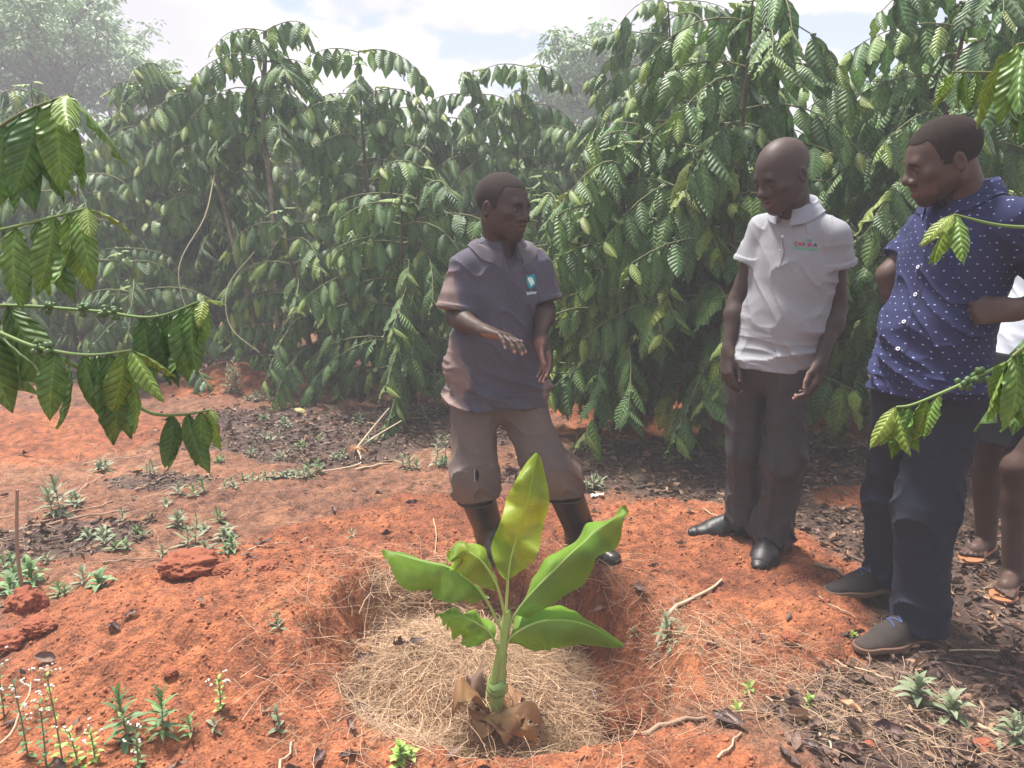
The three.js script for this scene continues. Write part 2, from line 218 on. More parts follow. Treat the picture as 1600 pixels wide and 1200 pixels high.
const leafBump = dataTex(512, 256, (u, v) => { const t = Math.abs(v * 2 - 1), ph = veinPhase(u, t), k = 0.5 - 0.42 * Math.cos(ph * 6.283) * (0.35 + 0.65 * sstep(0, 0.3, t)) + 0.1 * tileNoise(u, v, 16, 4, 4); return [k, k, k]; }, false);
const leafTones = [[0.13, 0.295, 0.085], [0.17, 0.36, 0.095], [0.215, 0.42, 0.095], [0.29, 0.51, 0.1], [0.39, 0.6, 0.1], [0.48, 0.63, 0.12]];
const leafMats = leafTones.map(([r, g, b]) => phys(r, g, b, 0.42, { map: leafMap, bumpMap: leafBump, bumpScale: 0.002, transmission: 0.48, thickness: 0, specularIntensity: 0.55 }));
const leafMatsLo = leafTones.map(([r, g, b]) => phys(r, g, b, 0.5, { map: leafMapLo, bumpMap: leafBump, bumpScale: 0.006, transmission: 0.48, thickness: 0, specularIntensity: 0.55 }));
const leafMatI = phys(1, 1, 1, 0.5, { map: leafMapLo, bumpMap: leafBump, bumpScale: 0.006, transmission: 0.48, thickness: 0, specularIntensity: 0.55 });
const leafLo = [leafGeo(9, 4, { droop: 0.25, fold: 0.5, wave: 0.04, rib: 0, seed: 1 }), leafGeo(9, 4, { droop: 0.5, fold: 0.3, wave: 0.05, rib: 0, seed: 2, side: 1 }), leafGeo(9, 4, { droop: 0.12, fold: 0.7, wave: 0.04, rib: 0, seed: 3, side: -1 }), leafGeo(9, 4, { droop: 0.38, fold: 0.15, wave: 0.06, rib: 0, seed: 4, W: 0.47 })];
const leafHi = [1, 2, 3, 4, 5, 6].map(s => leafGeo(60, 14, { droop: [0.3, 0.5, 0.15, 0.4, 0.6, 0.22][s - 1], fold: [0.5, 0.3, 0.7, 0.25, 0.4, 0.6][s - 1], wave: 0.03, rib: 0.006, seed: s * 2.3, side: (s % 3 - 1), W: [0.36, 0.4, 0.35, 0.41, 0.38, 0.36][s - 1] }));
const barkMap = dataTex(128, 512, (u, v) => { const n = tileNoise(u, v, 6, 8, 5), s = tileNoise(u, v, 30, 2, 3), k = 0.72 + n * 0.4 + s * 0.2; return [k, k * 0.97, k * 0.92]; }, true);
const paleBark = std(0.34, 0.3, 0.24, 0.95, { map: barkMap });
const barkMat = std(0.17, 0.13, 0.1, 0.95, { map: barkMap }), twigMat = std(0.16, 0.17, 0.07, 0.8), greenTwig = std(0.14, 0.22, 0.06, 0.7);
function leafFrame(p, T, side, g, rnd, size) {
  const S = T.clone().cross(UPV); if (S.lengthSq() < 1e-4) S.set(1, 0, 0); S.normalize().multiplyScalar(side);
  const D0 = S.clone().multiplyScalar(0.85).addScaledVector(T, 0.55 + (rnd() - 0.5) * 0.5).normalize(), D = D0.clone().multiplyScalar(1 - g).add(V((rnd() - 0.5) * 0.35, -g, (rnd() - 0.5) * 0.35)).normalize();
  const A = UPV.clone().multiplyScalar(0.55).add(V(D0.x, 0, D0.z).multiplyScalar(0.8)).add(V((rnd() - 0.5) * 0.5, 0, (rnd() - 0.5) * 0.5)); return frame(p, D, A, size);
}
const berryGeo = new THREE.IcosahedronGeometry(1, 1), berryMat = std(0.07, 0.13, 0.04, 0.45);
// a tree: stems as polylines, side branches in pairs that arch out and hang, leaves in opposite pairs along each
function coffeeTree(o) {
  const { x, z, h, label, group, seed, stems = 1, from = 0.3, spread = 1, dens = 1, single = 0, size = 0.16, lean = [0, 0], bare = 0, name = 'coffee_tree', berries = 0, light = 0 } = o, rnd = RNG(seed * 977 + 5), y0 = heightAt(x, z) - 0.03;
  const root = thing(name, label, 'tree', group, V(x, y0, z)), leaves = [], wood = [], berry = [];
  for (let s = 0; s < stems; s++) {
    const a0 = rnd() * 6.28, out = stems > 1 ? 0.16 + rnd() * 0.12 : 0.03, hh = h * (s ? 0.72 + rnd() * 0.25 : 1), pts = []; for (let i = 0; i <= 10; i++) { const t = i / 10; pts.push(V(Math.cos(a0) * out * t * hh * 0.5 + lean[0] * t + 0.03 * noise(t * 4, seed, s), t * hh, Math.sin(a0) * out * t * hh * 0.5 + lean[1] * t + 0.03 * noise(t * 4, seed + 7, s))); }
    const P = curve(pts, 24); mesh('trunk', tube(P, t => mix(0.03 + 0.004 * h, bare ? 0.018 : 0.006, Math.pow(t, 0.8)), 0, 7), bare ? paleBark : barkMat, root);
    const step = 0.15 / dens; let q = 0;
    for (let hy = Math.max(from * hh, 0.25); hy < hh; hy += step * (0.8 + rnd() * 0.4), q++) {
      const t = hy / hh; if (bare && t < bare && rnd() < 0.97) continue;
      const B = P[Math.min(24, Math.round(t * 24))], base = q * 1.45 + rnd() * 0.6;
      for (let k = 0; k < 2; k++) {
        const a = base + k * Math.PI + (rnd() - 0.5) * 0.4, L = spread * mix(0.88, 0.56, Math.pow(t, 2.5)) * (0.75 + rnd() * 0.5), sag = (0.22 + rnd() * 0.38) * L, bp = [];
        for (let i = 0; i <= 6; i++) { const w = i / 6; bp.push(V(B.x + Math.cos(a + 0.2 * w) * L * w * (1 - 0.12 * w), B.y + 0.28 * L * w - sag * w * w * 1.25, B.z + Math.sin(a + 0.2 * w) * L * w * (1 - 0.12 * w))); }
        if (bp[6].y < 0.08) continue; wood.push(bp);
        const pairs = Math.max(3, Math.round(L * 0.8 / 0.08)); for (let i = 0; i < pairs; i++) {
          const w = mix(0.18, 1, i / (pairs - 1)), j = Math.min(5, w * 6 | 0), p = bp[j].clone().lerp(bp[j + 1], w * 6 - j), T = bp[j + 1].clone().sub(bp[j]).normalize();
          if (rnd() < 0.12 && w < 0.8) continue;
          for (const sd of [-1, 1]) { const tip = i === pairs - 1, sz = size * (tip ? 0.62 : 0.8 + rnd() * 0.42), m = leafFrame(p, T, sd, tip ? 0.25 + rnd() * 0.3 : 0.38 + rnd() * 0.45, rnd, sz), c = rnd() + light; leaves.push([m, tip && rnd() < 0.75 ? (rnd() < 0.4 ? 5 : 4) : c < 0.34 ? 0 : c < 0.66 ? 1 : c < 0.88 ? 2 : c < 0.98 ? 3 : rnd() < 0.5 ? 4 : 5, V(x + p.x, y0 + p.y, z + p.z)]); }
          if (berries && w < 0.75 && rnd() < berries) for (let b = 0; b < 9; b++) { const c = rnd() * 6.28; berry.push([p.clone().add(V(Math.cos(c) * 0.012, (rnd() - 0.5) * 0.016, Math.sin(c) * 0.012)), 0.005 + rnd() * 0.002]); }
        }
      }
    }
    const top = P[24]; for (let i = 0; i < 6; i++) { const a = i * 2.1 + rnd(); leaves.push([frame(top.clone().add(V(0, -0.02 * i, 0)), V(Math.cos(a), 0.15 - i * 0.16, Math.sin(a)), V(0, 1, 0), size * 0.85), i < 2 ? 4 : 2, V(x + top.x, y0 + top.y, z + top.z)]); }
  }
  if (single) for (const b of wood) mesh('branch', tube(b, 0.0065, 0.0025, 4, false), twigMat, root); else mesh('branches', mergeGeometries(wood.map(b => tube(b, 0.0065, 0.0025, 3, false))), twigMat, root);
  const near = leaves.map((l, i) => [l[2].length() + (l[2].z > z ? 0 : 1.5) - 0, i]).sort((a, b) => a[0] - b[0]).slice(0, single).map(a => a[1]), set = new Set(near), rest = leaves.filter((_, i) => !set.has(i));
  for (const i of near) { const [m, c] = leaves[i]; place(mesh('leaf', leafLo[i % 4], leafMatsLo[c], root), m); }
  for (let k = 0; k < 2; k++) { const part = rest.filter((_, i) => i % 2 === k); if (!part.length) continue; const im = new THREE.InstancedMesh(leafLo[(seed + k) % 4], leafMatI, part.length); im.name = 'foliage'; im.userData.kind = 'stuff'; part.forEach(([m, c], i) => { im.setMatrixAt(i, m); const f = 0.85 + rnd() * 0.3; im.setColorAt(i, lin(...leafTones[c].map(v => v * f))); }); im.castShadow = im.receiveShadow = true; root.add(im); }
  if (berry.length) { const im = new THREE.InstancedMesh(berryGeo, berryMat, berry.length); im.name = 'berries'; im.userData.kind = 'stuff'; berry.forEach(([p, s], i) => im.setMatrixAt(i, MM.makeScale(s, s, s).setPosition(p))); root.add(im); }
  return root;
}
const nearTrees = [
  { x: 1.31, z: -4.85, h: 2.7, stems: 2, from: 0.2, spread: 1.05, dens: 1.22, single: 300, seed: 1, size: 0.247, berries: 0.8, label: 'coffee tree with green berries rising behind the man in the pale grey polo' },
  { x: 2.35, z: -4.7, h: 3.05, stems: 2, from: 0.25, spread: 1.05, dens: 1.26, single: 300, seed: 2, size: 0.247, berries: 0.5, label: 'tall dark coffee tree rising behind the man in the blue dotted shirt' },
  { x: 1.95, z: -5.9, h: 2.75, stems: 2, from: 0.2, spread: 1.1, dens: 1.18, single: 200, seed: 3, size: 0.221, label: 'leafy coffee tree seen between the pale grey polo man and the blue shirt man' },
  { x: 0.62, z: -5.2, h: 2.2, stems: 2, from: 0.2, spread: 1.05, dens: 1.18, single: 300, seed: 4, size: 0.234, light: 0.12, label: 'bushy coffee tree filling the gap between the gesturing man and the pale polo man' },
  { x: -0.82, z: -6.0, h: 1.9, stems: 2, from: 0.16, spread: 1.0, dens: 1.18, single: 300, seed: 5, size: 0.221, label: 'low coffee bush with drooping leaves just left of the gesturing man' },
  { x: -1.75, z: -6.6, h: 1.6, stems: 2, from: 0.1, spread: 0.85, dens: 1.01, single: 200, seed: 6, size: 0.208, light: 0.1, label: 'small coffee bush with a yellow leaf near its foot beside the red earth heap' },
  { x: -1.3, z: -7.7, h: 3.0, stems: 2, from: 0.2, spread: 1.1, dens: 0.97, single: 220, seed: 7, size: 0.221, label: 'broad coffee tree with rounded top, against the sky behind the low bush' },
  { x: 0.0, z: -8.4, h: 3.0, stems: 2, from: 0.2, spread: 1.1, dens: 0.92, single: 160, seed: 8, size: 0.221, label: 'broad coffee tree directly above and behind the head of the gesturing man' },
  { x: -2.25, z: -7.3, h: 3.1, stems: 1, from: 0.2, bare: 0.72, spread: 1.0, dens: 1.80, lean: [0.0, 0], single: 160, seed: 9, size: 0.247, label: 'coffee tree with a straight bare pale trunk and a mop of leaves on top' },
  { x: -2.55, z: -7.7, h: 2.75, stems: 1, from: 0.2, bare: 0.7, spread: 0.95, dens: 1.80, lean: [-0.45, 0], single: 160, seed: 10, size: 0.234, label: 'coffee tree with a bare trunk leaning left beside the straight one' },
  { x: -3.3, z: -6.9, h: 1.25, stems: 2, from: 0.16, spread: 1.0, dens: 1.01, single: 220, seed: 11, size: 0.195, label: 'low spreading coffee bush under the two bare coffee trunks' },
  { x: -4.4, z: -7.6, h: 2.0, stems: 2, from: 0.16, spread: 1.1, dens: 1.01, single: 200, seed: 12, size: 0.195, light: 0.1, label: 'coffee bush behind the hanging leaf sprays at the picture\'s left edge' },
  { x: 1.15, z: -6.7, h: 2.8, stems: 2, from: 0.15, spread: 1.1, dens: 1.09, single: 120, seed: 13, size: 0.221, light: 0.15, label: 'paler green coffee tree behind the berry-laden one' },
  { x: 3.6, z: -5.4, h: 1.75, stems: 2, from: 0.15, spread: 0.9, single: 120, seed: 14, size: 0.208, label: 'coffee bush behind the shoulder of the blue dotted shirt' },
  { x: 3.3, z: -6.3, h: 2.9, stems: 2, from: 0.15, spread: 1.1, dens: 1.09, single: 120, seed: 16, size: 0.234, label: 'tall coffee tree behind the blue shirt man, half hidden by hanging sprays' },
  { x: 1.75, z: -7.4, h: 3.4, stems: 2, from: 0.15, spread: 1.15, dens: 1.09, single: 100, seed: 17, size: 0.234, label: 'tallest coffee tree top above the pale polo man\'s head, farther back' },
  { x: 0.75, z: -8.6, h: 2.5, stems: 2, from: 0.15, spread: 1.15, dens: 1.09, seed: 18, single: 80, size: 0.234, label: 'coffee tree under the slender shade tree, behind the paler one' },
  { x: -0.65, z: -8.2, h: 3.0, stems: 2, from: 0.15, spread: 1.1, dens: 1.1, seed: 22, single: 100, size: 0.22, label: 'coffee tree closing the gap between the two broad ones behind the gesturing man' },
  { x: -3.5, z: -8.9, h: 2.9, stems: 2, from: 0.15, spread: 1.15, dens: 1.09, seed: 19, single: 80, size: 0.221, light: 0.1, label: 'coffee tree in the hollow left of the bare trunks' },
  { x: -5.3, z: -8.8, h: 2.6, stems: 2, from: 0.15, spread: 1.15, dens: 1.09, seed: 20, single: 80, size: 0.221, light: 0.12, label: 'coffee tree below the wide spreading shade tree' },
  { x: 0.1, z: -6.6, h: 1.9, stems: 2, from: 0.16, spread: 1.0, single: 120, seed: 15, size: 0.208, light: 0.12, label: 'coffee bush straight behind the gesturing man\'s shoulders' },
];
for (const t of nearTrees) coffeeTree({ ...t, group: 'coffee trees of the front rows' });
{
  const r = RNG(501); let n = 40;
  for (let row = 0; row < 4; row++) { let nth = 0; const z0 = -9.6 - row * 2.3; for (let x = z0 * 0.8; x < -z0 * 0.8; x += 1.75 + r() * 0.5) { const xx = x + (r() - 0.5) * 0.6, zz = z0 + (r() - 0.5) * 1.0; coffeeTree({ x: xx, z: zz, h: 2.55 + r() * 0.65 + row * 0.12, stems: 3, from: 0.14, spread: 1.15, dens: 0.95, seed: n++, size: 0.260, light: 0.1 + r() * 0.15, label: `hazy coffee tree in the ${['nearest', 'second', 'third', 'last'][row]} far row, number ${['one', 'two', 'three', 'four', 'five', 'six', 'seven', 'eight', 'nine', 'ten', 'eleven', 'twelve', 'thirteen', 'fourteen', 'fifteen', 'sixteen'][nth++]} counted from the left`, group: 'coffee trees of the far rows' }); } }
}
// ---------------------------------------------------------------- shade trees beyond the coffee
const clumpGeo = s => { const r = RNG(s), gs = []; for (let i = 0; i < 16; i++) { const a = r() * 6.28, b = (r() - 0.3) * 1.4, d = V(Math.cos(a) * Math.cos(b), Math.sin(b) * 0.6, Math.sin(a) * Math.cos(b)), g = sheet(2, 1, (u, v) => V(u * 0.62, -0.1 * u * u, (v - 0.5) * 0.26 * (u > 0.4 && u < 0.6 ? 1 : 0.12))); g.applyMatrix4(frame(d.clone().multiplyScalar(0.25 + r() * 0.5), d.clone().add(V(0, -0.5, 0)), V(r() - 0.5, 1, r() - 0.5), 1)); gs.push(g); } return mergeGeometries(gs); };
const clumps = [clumpGeo(1), clumpGeo(2)], clumpMat = phys(1, 1, 1, 0.6, { transmission: 0.35, thickness: 0 });
function shadeTree(name, label, x, z, spec) {
  const root = thing(name, label, 'tree', null, V(x, heightAt(x, z) - 0.1, z)), r = RNG(spec.seed), tips = [];
  const grow = (p, d, len, rad, lev) => {
    const pts = [p.clone()]; let q = p.clone(), e = d.clone(); for (let i = 0; i < 4; i++) { e.add(V((r() - 0.5) * 0.35, lev ? 0.02 : 0.1, (r() - 0.5) * 0.35)).normalize(); q = q.clone().addScaledVector(e, len / 4); pts.push(q); }
    mesh(lev ? 'limb' : 'trunk', tube(curve(pts, 8), rad, rad * 0.6, lev > 2 ? 4 : 7, false), barkMat, root);
    if (lev >= spec.levels) { tips.push(pts[2], pts[3], pts[4]); return; } if (lev >= spec.levels - 1) tips.push(pts[4]);
    const k = lev ? 3 : spec.fork; for (let i = 0; i < k; i++) { const a = (i / k) * 6.28 + r() * 1.2, w = spec.open * (0.7 + r() * 0.6), nd = e.clone().multiplyScalar(Math.cos(w)).add(V(Math.cos(a) * Math.sin(w), spec.rise * r(), Math.sin(a) * Math.sin(w))).normalize(); grow(pts[i === 0 ? 4 : 3], nd, len * spec.shrink * (0.8 + r() * 0.4), rad * 0.58, lev + 1); }
  };
  grow(V(0, 0, 0), V(0.05, 1, 0), spec.trunk, spec.rad, 0);
  const list = []; for (const t of tips) for (let i = 0; i < spec.per; i++) list.push(t.clone().add(V((r() - 0.5) * spec.puff, (r() - 0.5) * spec.puff * 0.6, (r() - 0.5) * spec.puff)));
  clumps.forEach((g, k) => { const part = list.filter((_, i) => i % 2 === k), im = new THREE.InstancedMesh(g, clumpMat, part.length); im.name = 'crown'; im.userData.kind = 'stuff'; part.forEach((p, i) => { const s = spec.leaf * (0.7 + r() * 0.6); im.setMatrixAt(i, MM.compose(p, QQ.setFromEuler(new THREE.Euler((r() - 0.5) * 0.6, r() * 6.28, (r() - 0.5) * 0.6)), V(s, s, s))); const f = 0.8 + r() * 0.8; im.setColorAt(i, lin(0.15 * f, 0.27 * f, 0.085 * f)); }); im.castShadow = im.receiveShadow = true; root.add(im); });
}
shadeTree('shade_tree', 'wide spreading shade tree with a dense crown against the sky, upper left', -14.4, -25, { seed: 4, levels: 4, fork: 5, open: 0.74, rise: 0.3, shrink: 0.8, trunk: 3.2, rad: 0.28, per: 5, puff: 1.25, leaf: 0.3 });
shadeTree('shade_tree', 'slender airy shade tree standing alone above the coffee rows', 2.4, -24, { seed: 9, levels: 4, fork: 4, open: 0.55, rise: 0.4, shrink: 0.72, trunk: 2.6, rad: 0.17, per: 3, puff: 1.0, leaf: 0.26 });
shadeTree('shade_tree', 'dark shade tree showing behind the blue shirt man\'s head', 9.5, -15, { seed: 12, levels: 4, fork: 4, open: 0.75, rise: 0.2, shrink: 0.75, trunk: 1.5, rad: 0.16, per: 8, puff: 0.8, leaf: 0.22 });
{ const r = RNG(77), list = []; for (let i = 0; i < 5200; i++) { const a = (r() - 0.5) * 2.2, d = 46 + r() * 14, x = Math.sin(a) * d, z = -Math.cos(a) * d, top = 4.2 + 2.2 * fbm(a * 9, 3, 0, 3) + (d - 46) * 0.06; list.push(V(x, heightAt(x, z) + Math.sqrt(r()) * top, z)); }
  const im = new THREE.InstancedMesh(clumps[0], clumpMat, list.length); im.name = 'distant_wood'; tag(im, 'hazy distant wood closing the view behind the coffee rows', 'wood', null, 'stuff'); list.forEach((p, i) => { const s = 1.0 + r() * 0.8; im.setMatrixAt(i, MM.compose(p, QQ.setFromEuler(new THREE.Euler(r(), r() * 6, r())), V(s, s, s))); const f = 0.7 + r() * 0.5; im.setColorAt(i, lin(0.06 * f, 0.12 * f, 0.05 * f)); }); scene.add(im); }
// ---------------------------------------------------------------- sprays that reach in from two trees standing beside the photographer
function frontTree(x, z, h, label, sprays, seed) {
  const root = thing('coffee_tree', label, 'tree', 'coffee trees beside the path', V(x, heightAt(x, z), z)), base = root.position, r = RNG(seed), W = p => V(...p).sub(base);
  mesh('trunk', tube(curve([V(0, -0.05, 0), V(0.03, h * 0.4, 0.02), V(-0.02, h, 0)], 14), 0.035, 0.012, 9), barkMat, root);
  for (const s of sprays) {
    const first = s.from ? W(s.from) : V(0, s.pts[0][1] - base.y - 0.12, 0), P = curve([first, ...s.pts.map(W)], 40), b = mesh('branch', tube(P, 0.0045, 0.002, 7), s.green ? greenTwig : twigMat, root);
    const len = P.reduce((a, p, i) => i ? a + p.distanceTo(P[i - 1]) : 0, 0);
    s.leaves.forEach(([w, side, size, tone, hang, yaw = 0], i) => {
      const j = Math.min(39, w * 40 | 0), p = P[j].clone().lerp(P[j + 1], w * 40 - j), T = P[j + 1].clone().sub(P[j]).normalize().applyAxisAngle(UPV, yaw), m = leafFrame(p, T, side, hang, r, size);
      m.scale(V(0.92, 0.92, 0.86)); const geo = leafHi[(i + seed) % 6]; place(mesh('leaf', geo, leafMats[Math.min(5, tone + (r() < 0.6 ? 1 : 0))], root), m);
    });
    if (!s.from) for (let w = 0.1; w < 0.36; w += 0.06) for (const side of [-1, 1]) { const j = w * 40 | 0, T = P[j + 1].clone().sub(P[j]).normalize(); place(mesh('leaf', leafLo[(j + side + 4) % 4], leafMatsLo[1 + (r() * 3 | 0)], root), leafFrame(P[j], T, side, 0.5 + r() * 0.35, r, 0.15 + r() * 0.05)); }
    for (const w of s.berries || []) { const j = Math.min(39, w * 40 | 0), p = P[j]; for (let k = 0; k < 10; k++) { const a = r() * 6.28, q = p.clone().add(V((r() - 0.5) * 0.02, Math.cos(a) * 0.009, Math.sin(a) * 0.009)), sz = 0.0042 + r() * 0.0014; place(mesh('berry', berryGeo, berryMat, root), MM.makeScale(sz, sz * 1.15, sz).setPosition(q)); } }
  }
  const away = Math.sign(x); for (let i = 0; i < 16; i++) { const y = h * (0.35 + 0.62 * i / 15), a = (away > 0 ? 0 : Math.PI) + (r() - 0.5) * 2.2, L = 0.75 - 0.3 * i / 15, b = []; for (let k = 0; k <= 6; k++) { const w = k / 6; b.push(V(Math.cos(a) * L * w, y + 0.2 * L * w - 0.45 * L * w * w, Math.sin(a) * L * w)); } mesh('branch', tube(b, 0.0055, 0.0025, 5), twigMat, root); for (let k = 2; k <= 6; k++) for (const side of [-1, 1]) place(mesh('leaf', leafLo[(k + i) % 4], leafMatsLo[1 + (r() * 3 | 0)], root), leafFrame(b[k], b[k].clone().sub(b[k - 1]).normalize(), side, 0.45 + r() * 0.35, r, 0.16 + r() * 0.05)); }
  return root;
}
frontTree(-1.75, -1.5, 2.3, 'coffee tree whose leafy sprays hang in from the left edge', [
  { pts: [[-1.037, 1.6, -1.5], [-0.9, 1.655, -1.47], [-0.8, 1.685, -1.45]], leaves: [[0.55, -1, 0.18, 1, 0.7], [0.55, 1, 0.19, 0, 0.75], [0.66, 1, 0.2, 0, 0.8], [0.66, -1, 0.18, 2, 0.6], [0.78, 1, 0.2, 1, 0.75], [0.8, -1, 0.19, 1, 0.7], [0.9, 1, 0.19, 2, 0.7], [0.92, -1, 0.18, 2, 0.6], [1, 1, 0.15, 3, 0.4], [1, -1, 0.16, 3, 0.55]] },
  { pts: [[-1.029, 1.431, -1.45], [-0.851, 1.462, -1.4], [-0.751, 1.484, -1.38]], green: 1, leaves: [[0.55, 1, 0.17, 2, 0.8], [0.55, -1, 0.16, 2, 0.7], [0.66, 1, 0.17, 1, 0.8], [0.66, -1, 0.15, 3, 0.75], [0.77, 1, 0.16, 2, 0.8], [0.77, -1, 0.15, 2, 0.8], [0.87, 1, 0.16, 3, 0.75], [0.87, -1, 0.15, 2, 0.75], [0.95, 1, 0.14, 3, 0.7], [1, 1, 0.1, 4, 0.4], [1, -1, 0.09, 4, 0.3]] },
  { pts: [[-1.121, 1.29, -1.55], [-0.821, 1.288, -1.5], [-0.699, 1.279, -1.48], [-0.588, 1.315, -1.46]], green: 1, berries: [0.42, 0.48, 0.53, 0.59], leaves: [[0.7, 1, 0.15, 0, 0.85], [0.7, -1, 0.15, 1, 0.85], [0.76, 1, 0.16, 0, 0.85], [0.76, -1, 0.15, 1, 0.8], [0.82, 1, 0.16, 1, 0.85], [0.82, -1, 0.15, 2, 0.85], [0.88, 1, 0.16, 1, 0.8], [0.89, -1, 0.15, 2, 0.85], [0.94, 1, 0.15, 2, 0.8], [0.95, -1, 0.14, 3, 0.8], [0.985, 1, 0.13, 3, 0.7], [1, -1, 0.07, 4, 0.2], [1, 1, 0.07, 4, 0.4]] },
  { pts: [[-0.981, 1.284, -1.35], [-0.831, 1.245, -1.32], [-0.731, 1.235, -1.3], [-0.658, 1.243, -1.3]], green: 1, berries: [0.5, 0.56], leaves: [[0.58, 1, 0.14, 2, 0.75], [0.64, -1, 0.15, 1, 0.8], [0.72, 1, 0.15, 0, 0.88], [0.79, 1, 0.19, 0, 0.92], [0.86, 1, 0.19, 0, 0.92], [0.8, -1, 0.16, 1, 0.85], [0.93, -1, 0.16, 2, 0.8], [0.96, 1, 0.16, 3, 0.75], [1, 1, 0.12, 4, 0.5], [1, -1, 0.1, 4, 0.35]] },
  { from: [-0.831, 1.245, -1.32], pts: [[-0.76, 1.165, -1.4], [-0.71, 1.094, -1.45], [-0.65, 1.09, -1.45], [-0.59, 1.1, -1.45]], green: 1, leaves: [[0.66, -1, 0.13, 1, 0.85], [0.68, 1, 0.13, 0, 0.88], [0.8, 1, 0.14, 0, 0.9], [0.82, -1, 0.12, 1, 0.85], [0.92, 1, 0.13, 1, 0.85], [0.97, -1, 0.1, 3, 0.75], [1, 1, 0.05, 4, 0.3]] },
], 3);
frontTree(1.75, -1.45, 2.4, 'coffee tree whose sprays hang in from the right edge before the blue shirt', [
  { pts: [[0.979, 1.446, -1.35], [0.844, 1.455, -1.35], [0.764, 1.473, -1.35]], green: 1, leaves: [[0.97, 1, 0.12, 3, 0.55, -0.6], [0.98, -1, 0.11, 3, 0.6, 0.4], [1, -1, 0.09, 4, 0.45, -0.3], [1, 1, 0.1, 3, 0.7, 0.6]] },
  { pts: [[0.991, 1.274, -1.3], [0.876, 1.229, -1.3], [0.761, 1.172, -1.3], [0.708, 1.14, -1.32], [0.69, 1.135, -1.33]], green: 1, berries: [0.5, 0.56], leaves: [[0.62, 1, 0.095, 3, 0.75, 0.6], [0.64, -1, 0.09, 3, 0.7, -0.4], [0.7, -1, 0.1, 3, 0.75, 0.3], [0.72, 1, 0.12, 2, 0.8, 0.4], [0.8, 1, 0.115, 3, 0.7, -0.3], [0.8, -1, 0.1, 2, 0.7, 0.3], [0.9, 1, 0.11, 3, 0.6, -0.5], [1, -1, 0.1, 4, 0.4, 0.4], [1, 1, 0.11, 3, 0.5, -0.8], [1, -1, 0.1, 3, 0.65, 1.2]] },
  { pts: [[0.907, 1.37, -1.2], [0.84, 1.29, -1.2], [0.8, 1.25, -1.2]], leaves: [[0.72, 1, 0.13, 3, 0.6, 0.4], [0.8, -1, 0.13, 2, 0.7], [0.9, 1, 0.14, 2, 0.5, -0.4], [0.95, -1, 0.14, 2, 0.75, 0.5], [1, 1, 0.14, 2, 0.4, -0.7], [1, -1, 0.14, 2, 0.55, 0.6], [1, 1, 0.125, 3, 0.8, 0.2]] },
  { pts: [[1.068, 1.76, -1.5], [0.985, 1.785, -1.5], [0.93, 1.78, -1.5]], leaves: [[0.8, 1, 0.2, 1, 0.75], [0.8, -1, 0.19, 1, 0.7], [0.9, 1, 0.19, 1, 0.75], [0.9, -1, 0.18, 2, 0.6], [1, 1, 0.17, 4, 0.55], [1, -1, 0.17, 3, 0.7]] },
  { pts: [[1.155, 1.69, -1.6], [0.98, 1.745, -1.6], [0.87, 1.75, -1.6]], leaves: [[0.84, 1, 0.08, 2, 0.75], [0.84, -1, 0.08, 2, 0.75], [0.93, 1, 0.085, 2, 0.75], [0.93, -1, 0.08, 3, 0.7], [1, 1, 0.09, 4, 0.6], [1, -1, 0.08, 4, 0.6]] },
], 5);
// ---------------------------------------------------------------- figures: distance fields of tapered bones, meshed with surface nets
const arr = a => Array.isArray(a) ? V(...a) : a;
const smin = (a, b, k) => { const h = k - Math.abs(a - b); return h > 0 ? Math.min(a, b) - h * h / (4 * k) : Math.min(a, b); };
const smax = (a, b, k) => -smin(-a, -b, k);
function cone(a, b, ra, rb) {                                          // tapered capsule
  const ax = a.x, ay = a.y, az = a.z, bx = b.x - ax, by = b.y - ay, bz = b.z - az, l = 1 / Math.max(bx * bx + by * by + bz * bz, 1e-9);
  return (x, y, z) => { x -= ax; y -= ay; z -= az; let t = (x * bx + y * by + z * bz) * l; t = t < 0 ? 0 : t > 1 ? 1 : t; x -= bx * t; y -= by * t; z -= bz * t; return Math.sqrt(x * x + y * y + z * z) - ra - (rb - ra) * t; };
}
function flat(a, b, ra, rb, f, s) {                                    // the same, squeezed by s along the direction f
  const q = v => v.clone().addScaledVector(f, v.dot(f) * (1 / s - 1)), c = cone(q(a), q(b), ra, rb), m = Math.min(1, 0.5 + 0.5 * s);
  return (x, y, z) => { const k = (x * f.x + y * f.y + z * f.z) * (1 / s - 1); return c(x + f.x * k, y + f.y * k, z + f.z * k) * m; };
}
function ell(cx, cy, cz, rx, ry, rz) { const m = Math.min(rx, ry, rz); return (x, y, z) => { x = (x - cx) / rx; y = (y - cy) / ry; z = (z - cz) / rz; const k = Math.sqrt(x * x + y * y + z * z); return k < 1e-6 ? -m : k * (k - 1) / Math.sqrt(x * x / (rx * rx) + y * y / (ry * ry) + z * z / (rz * rz)); }; }
function union(list) { const n = list.length; return (x, y, z) => { let d = 9; for (let i = 0; i < n; i++) d = smin(d, list[i][0](x, y, z), list[i][1]); return d; }; }
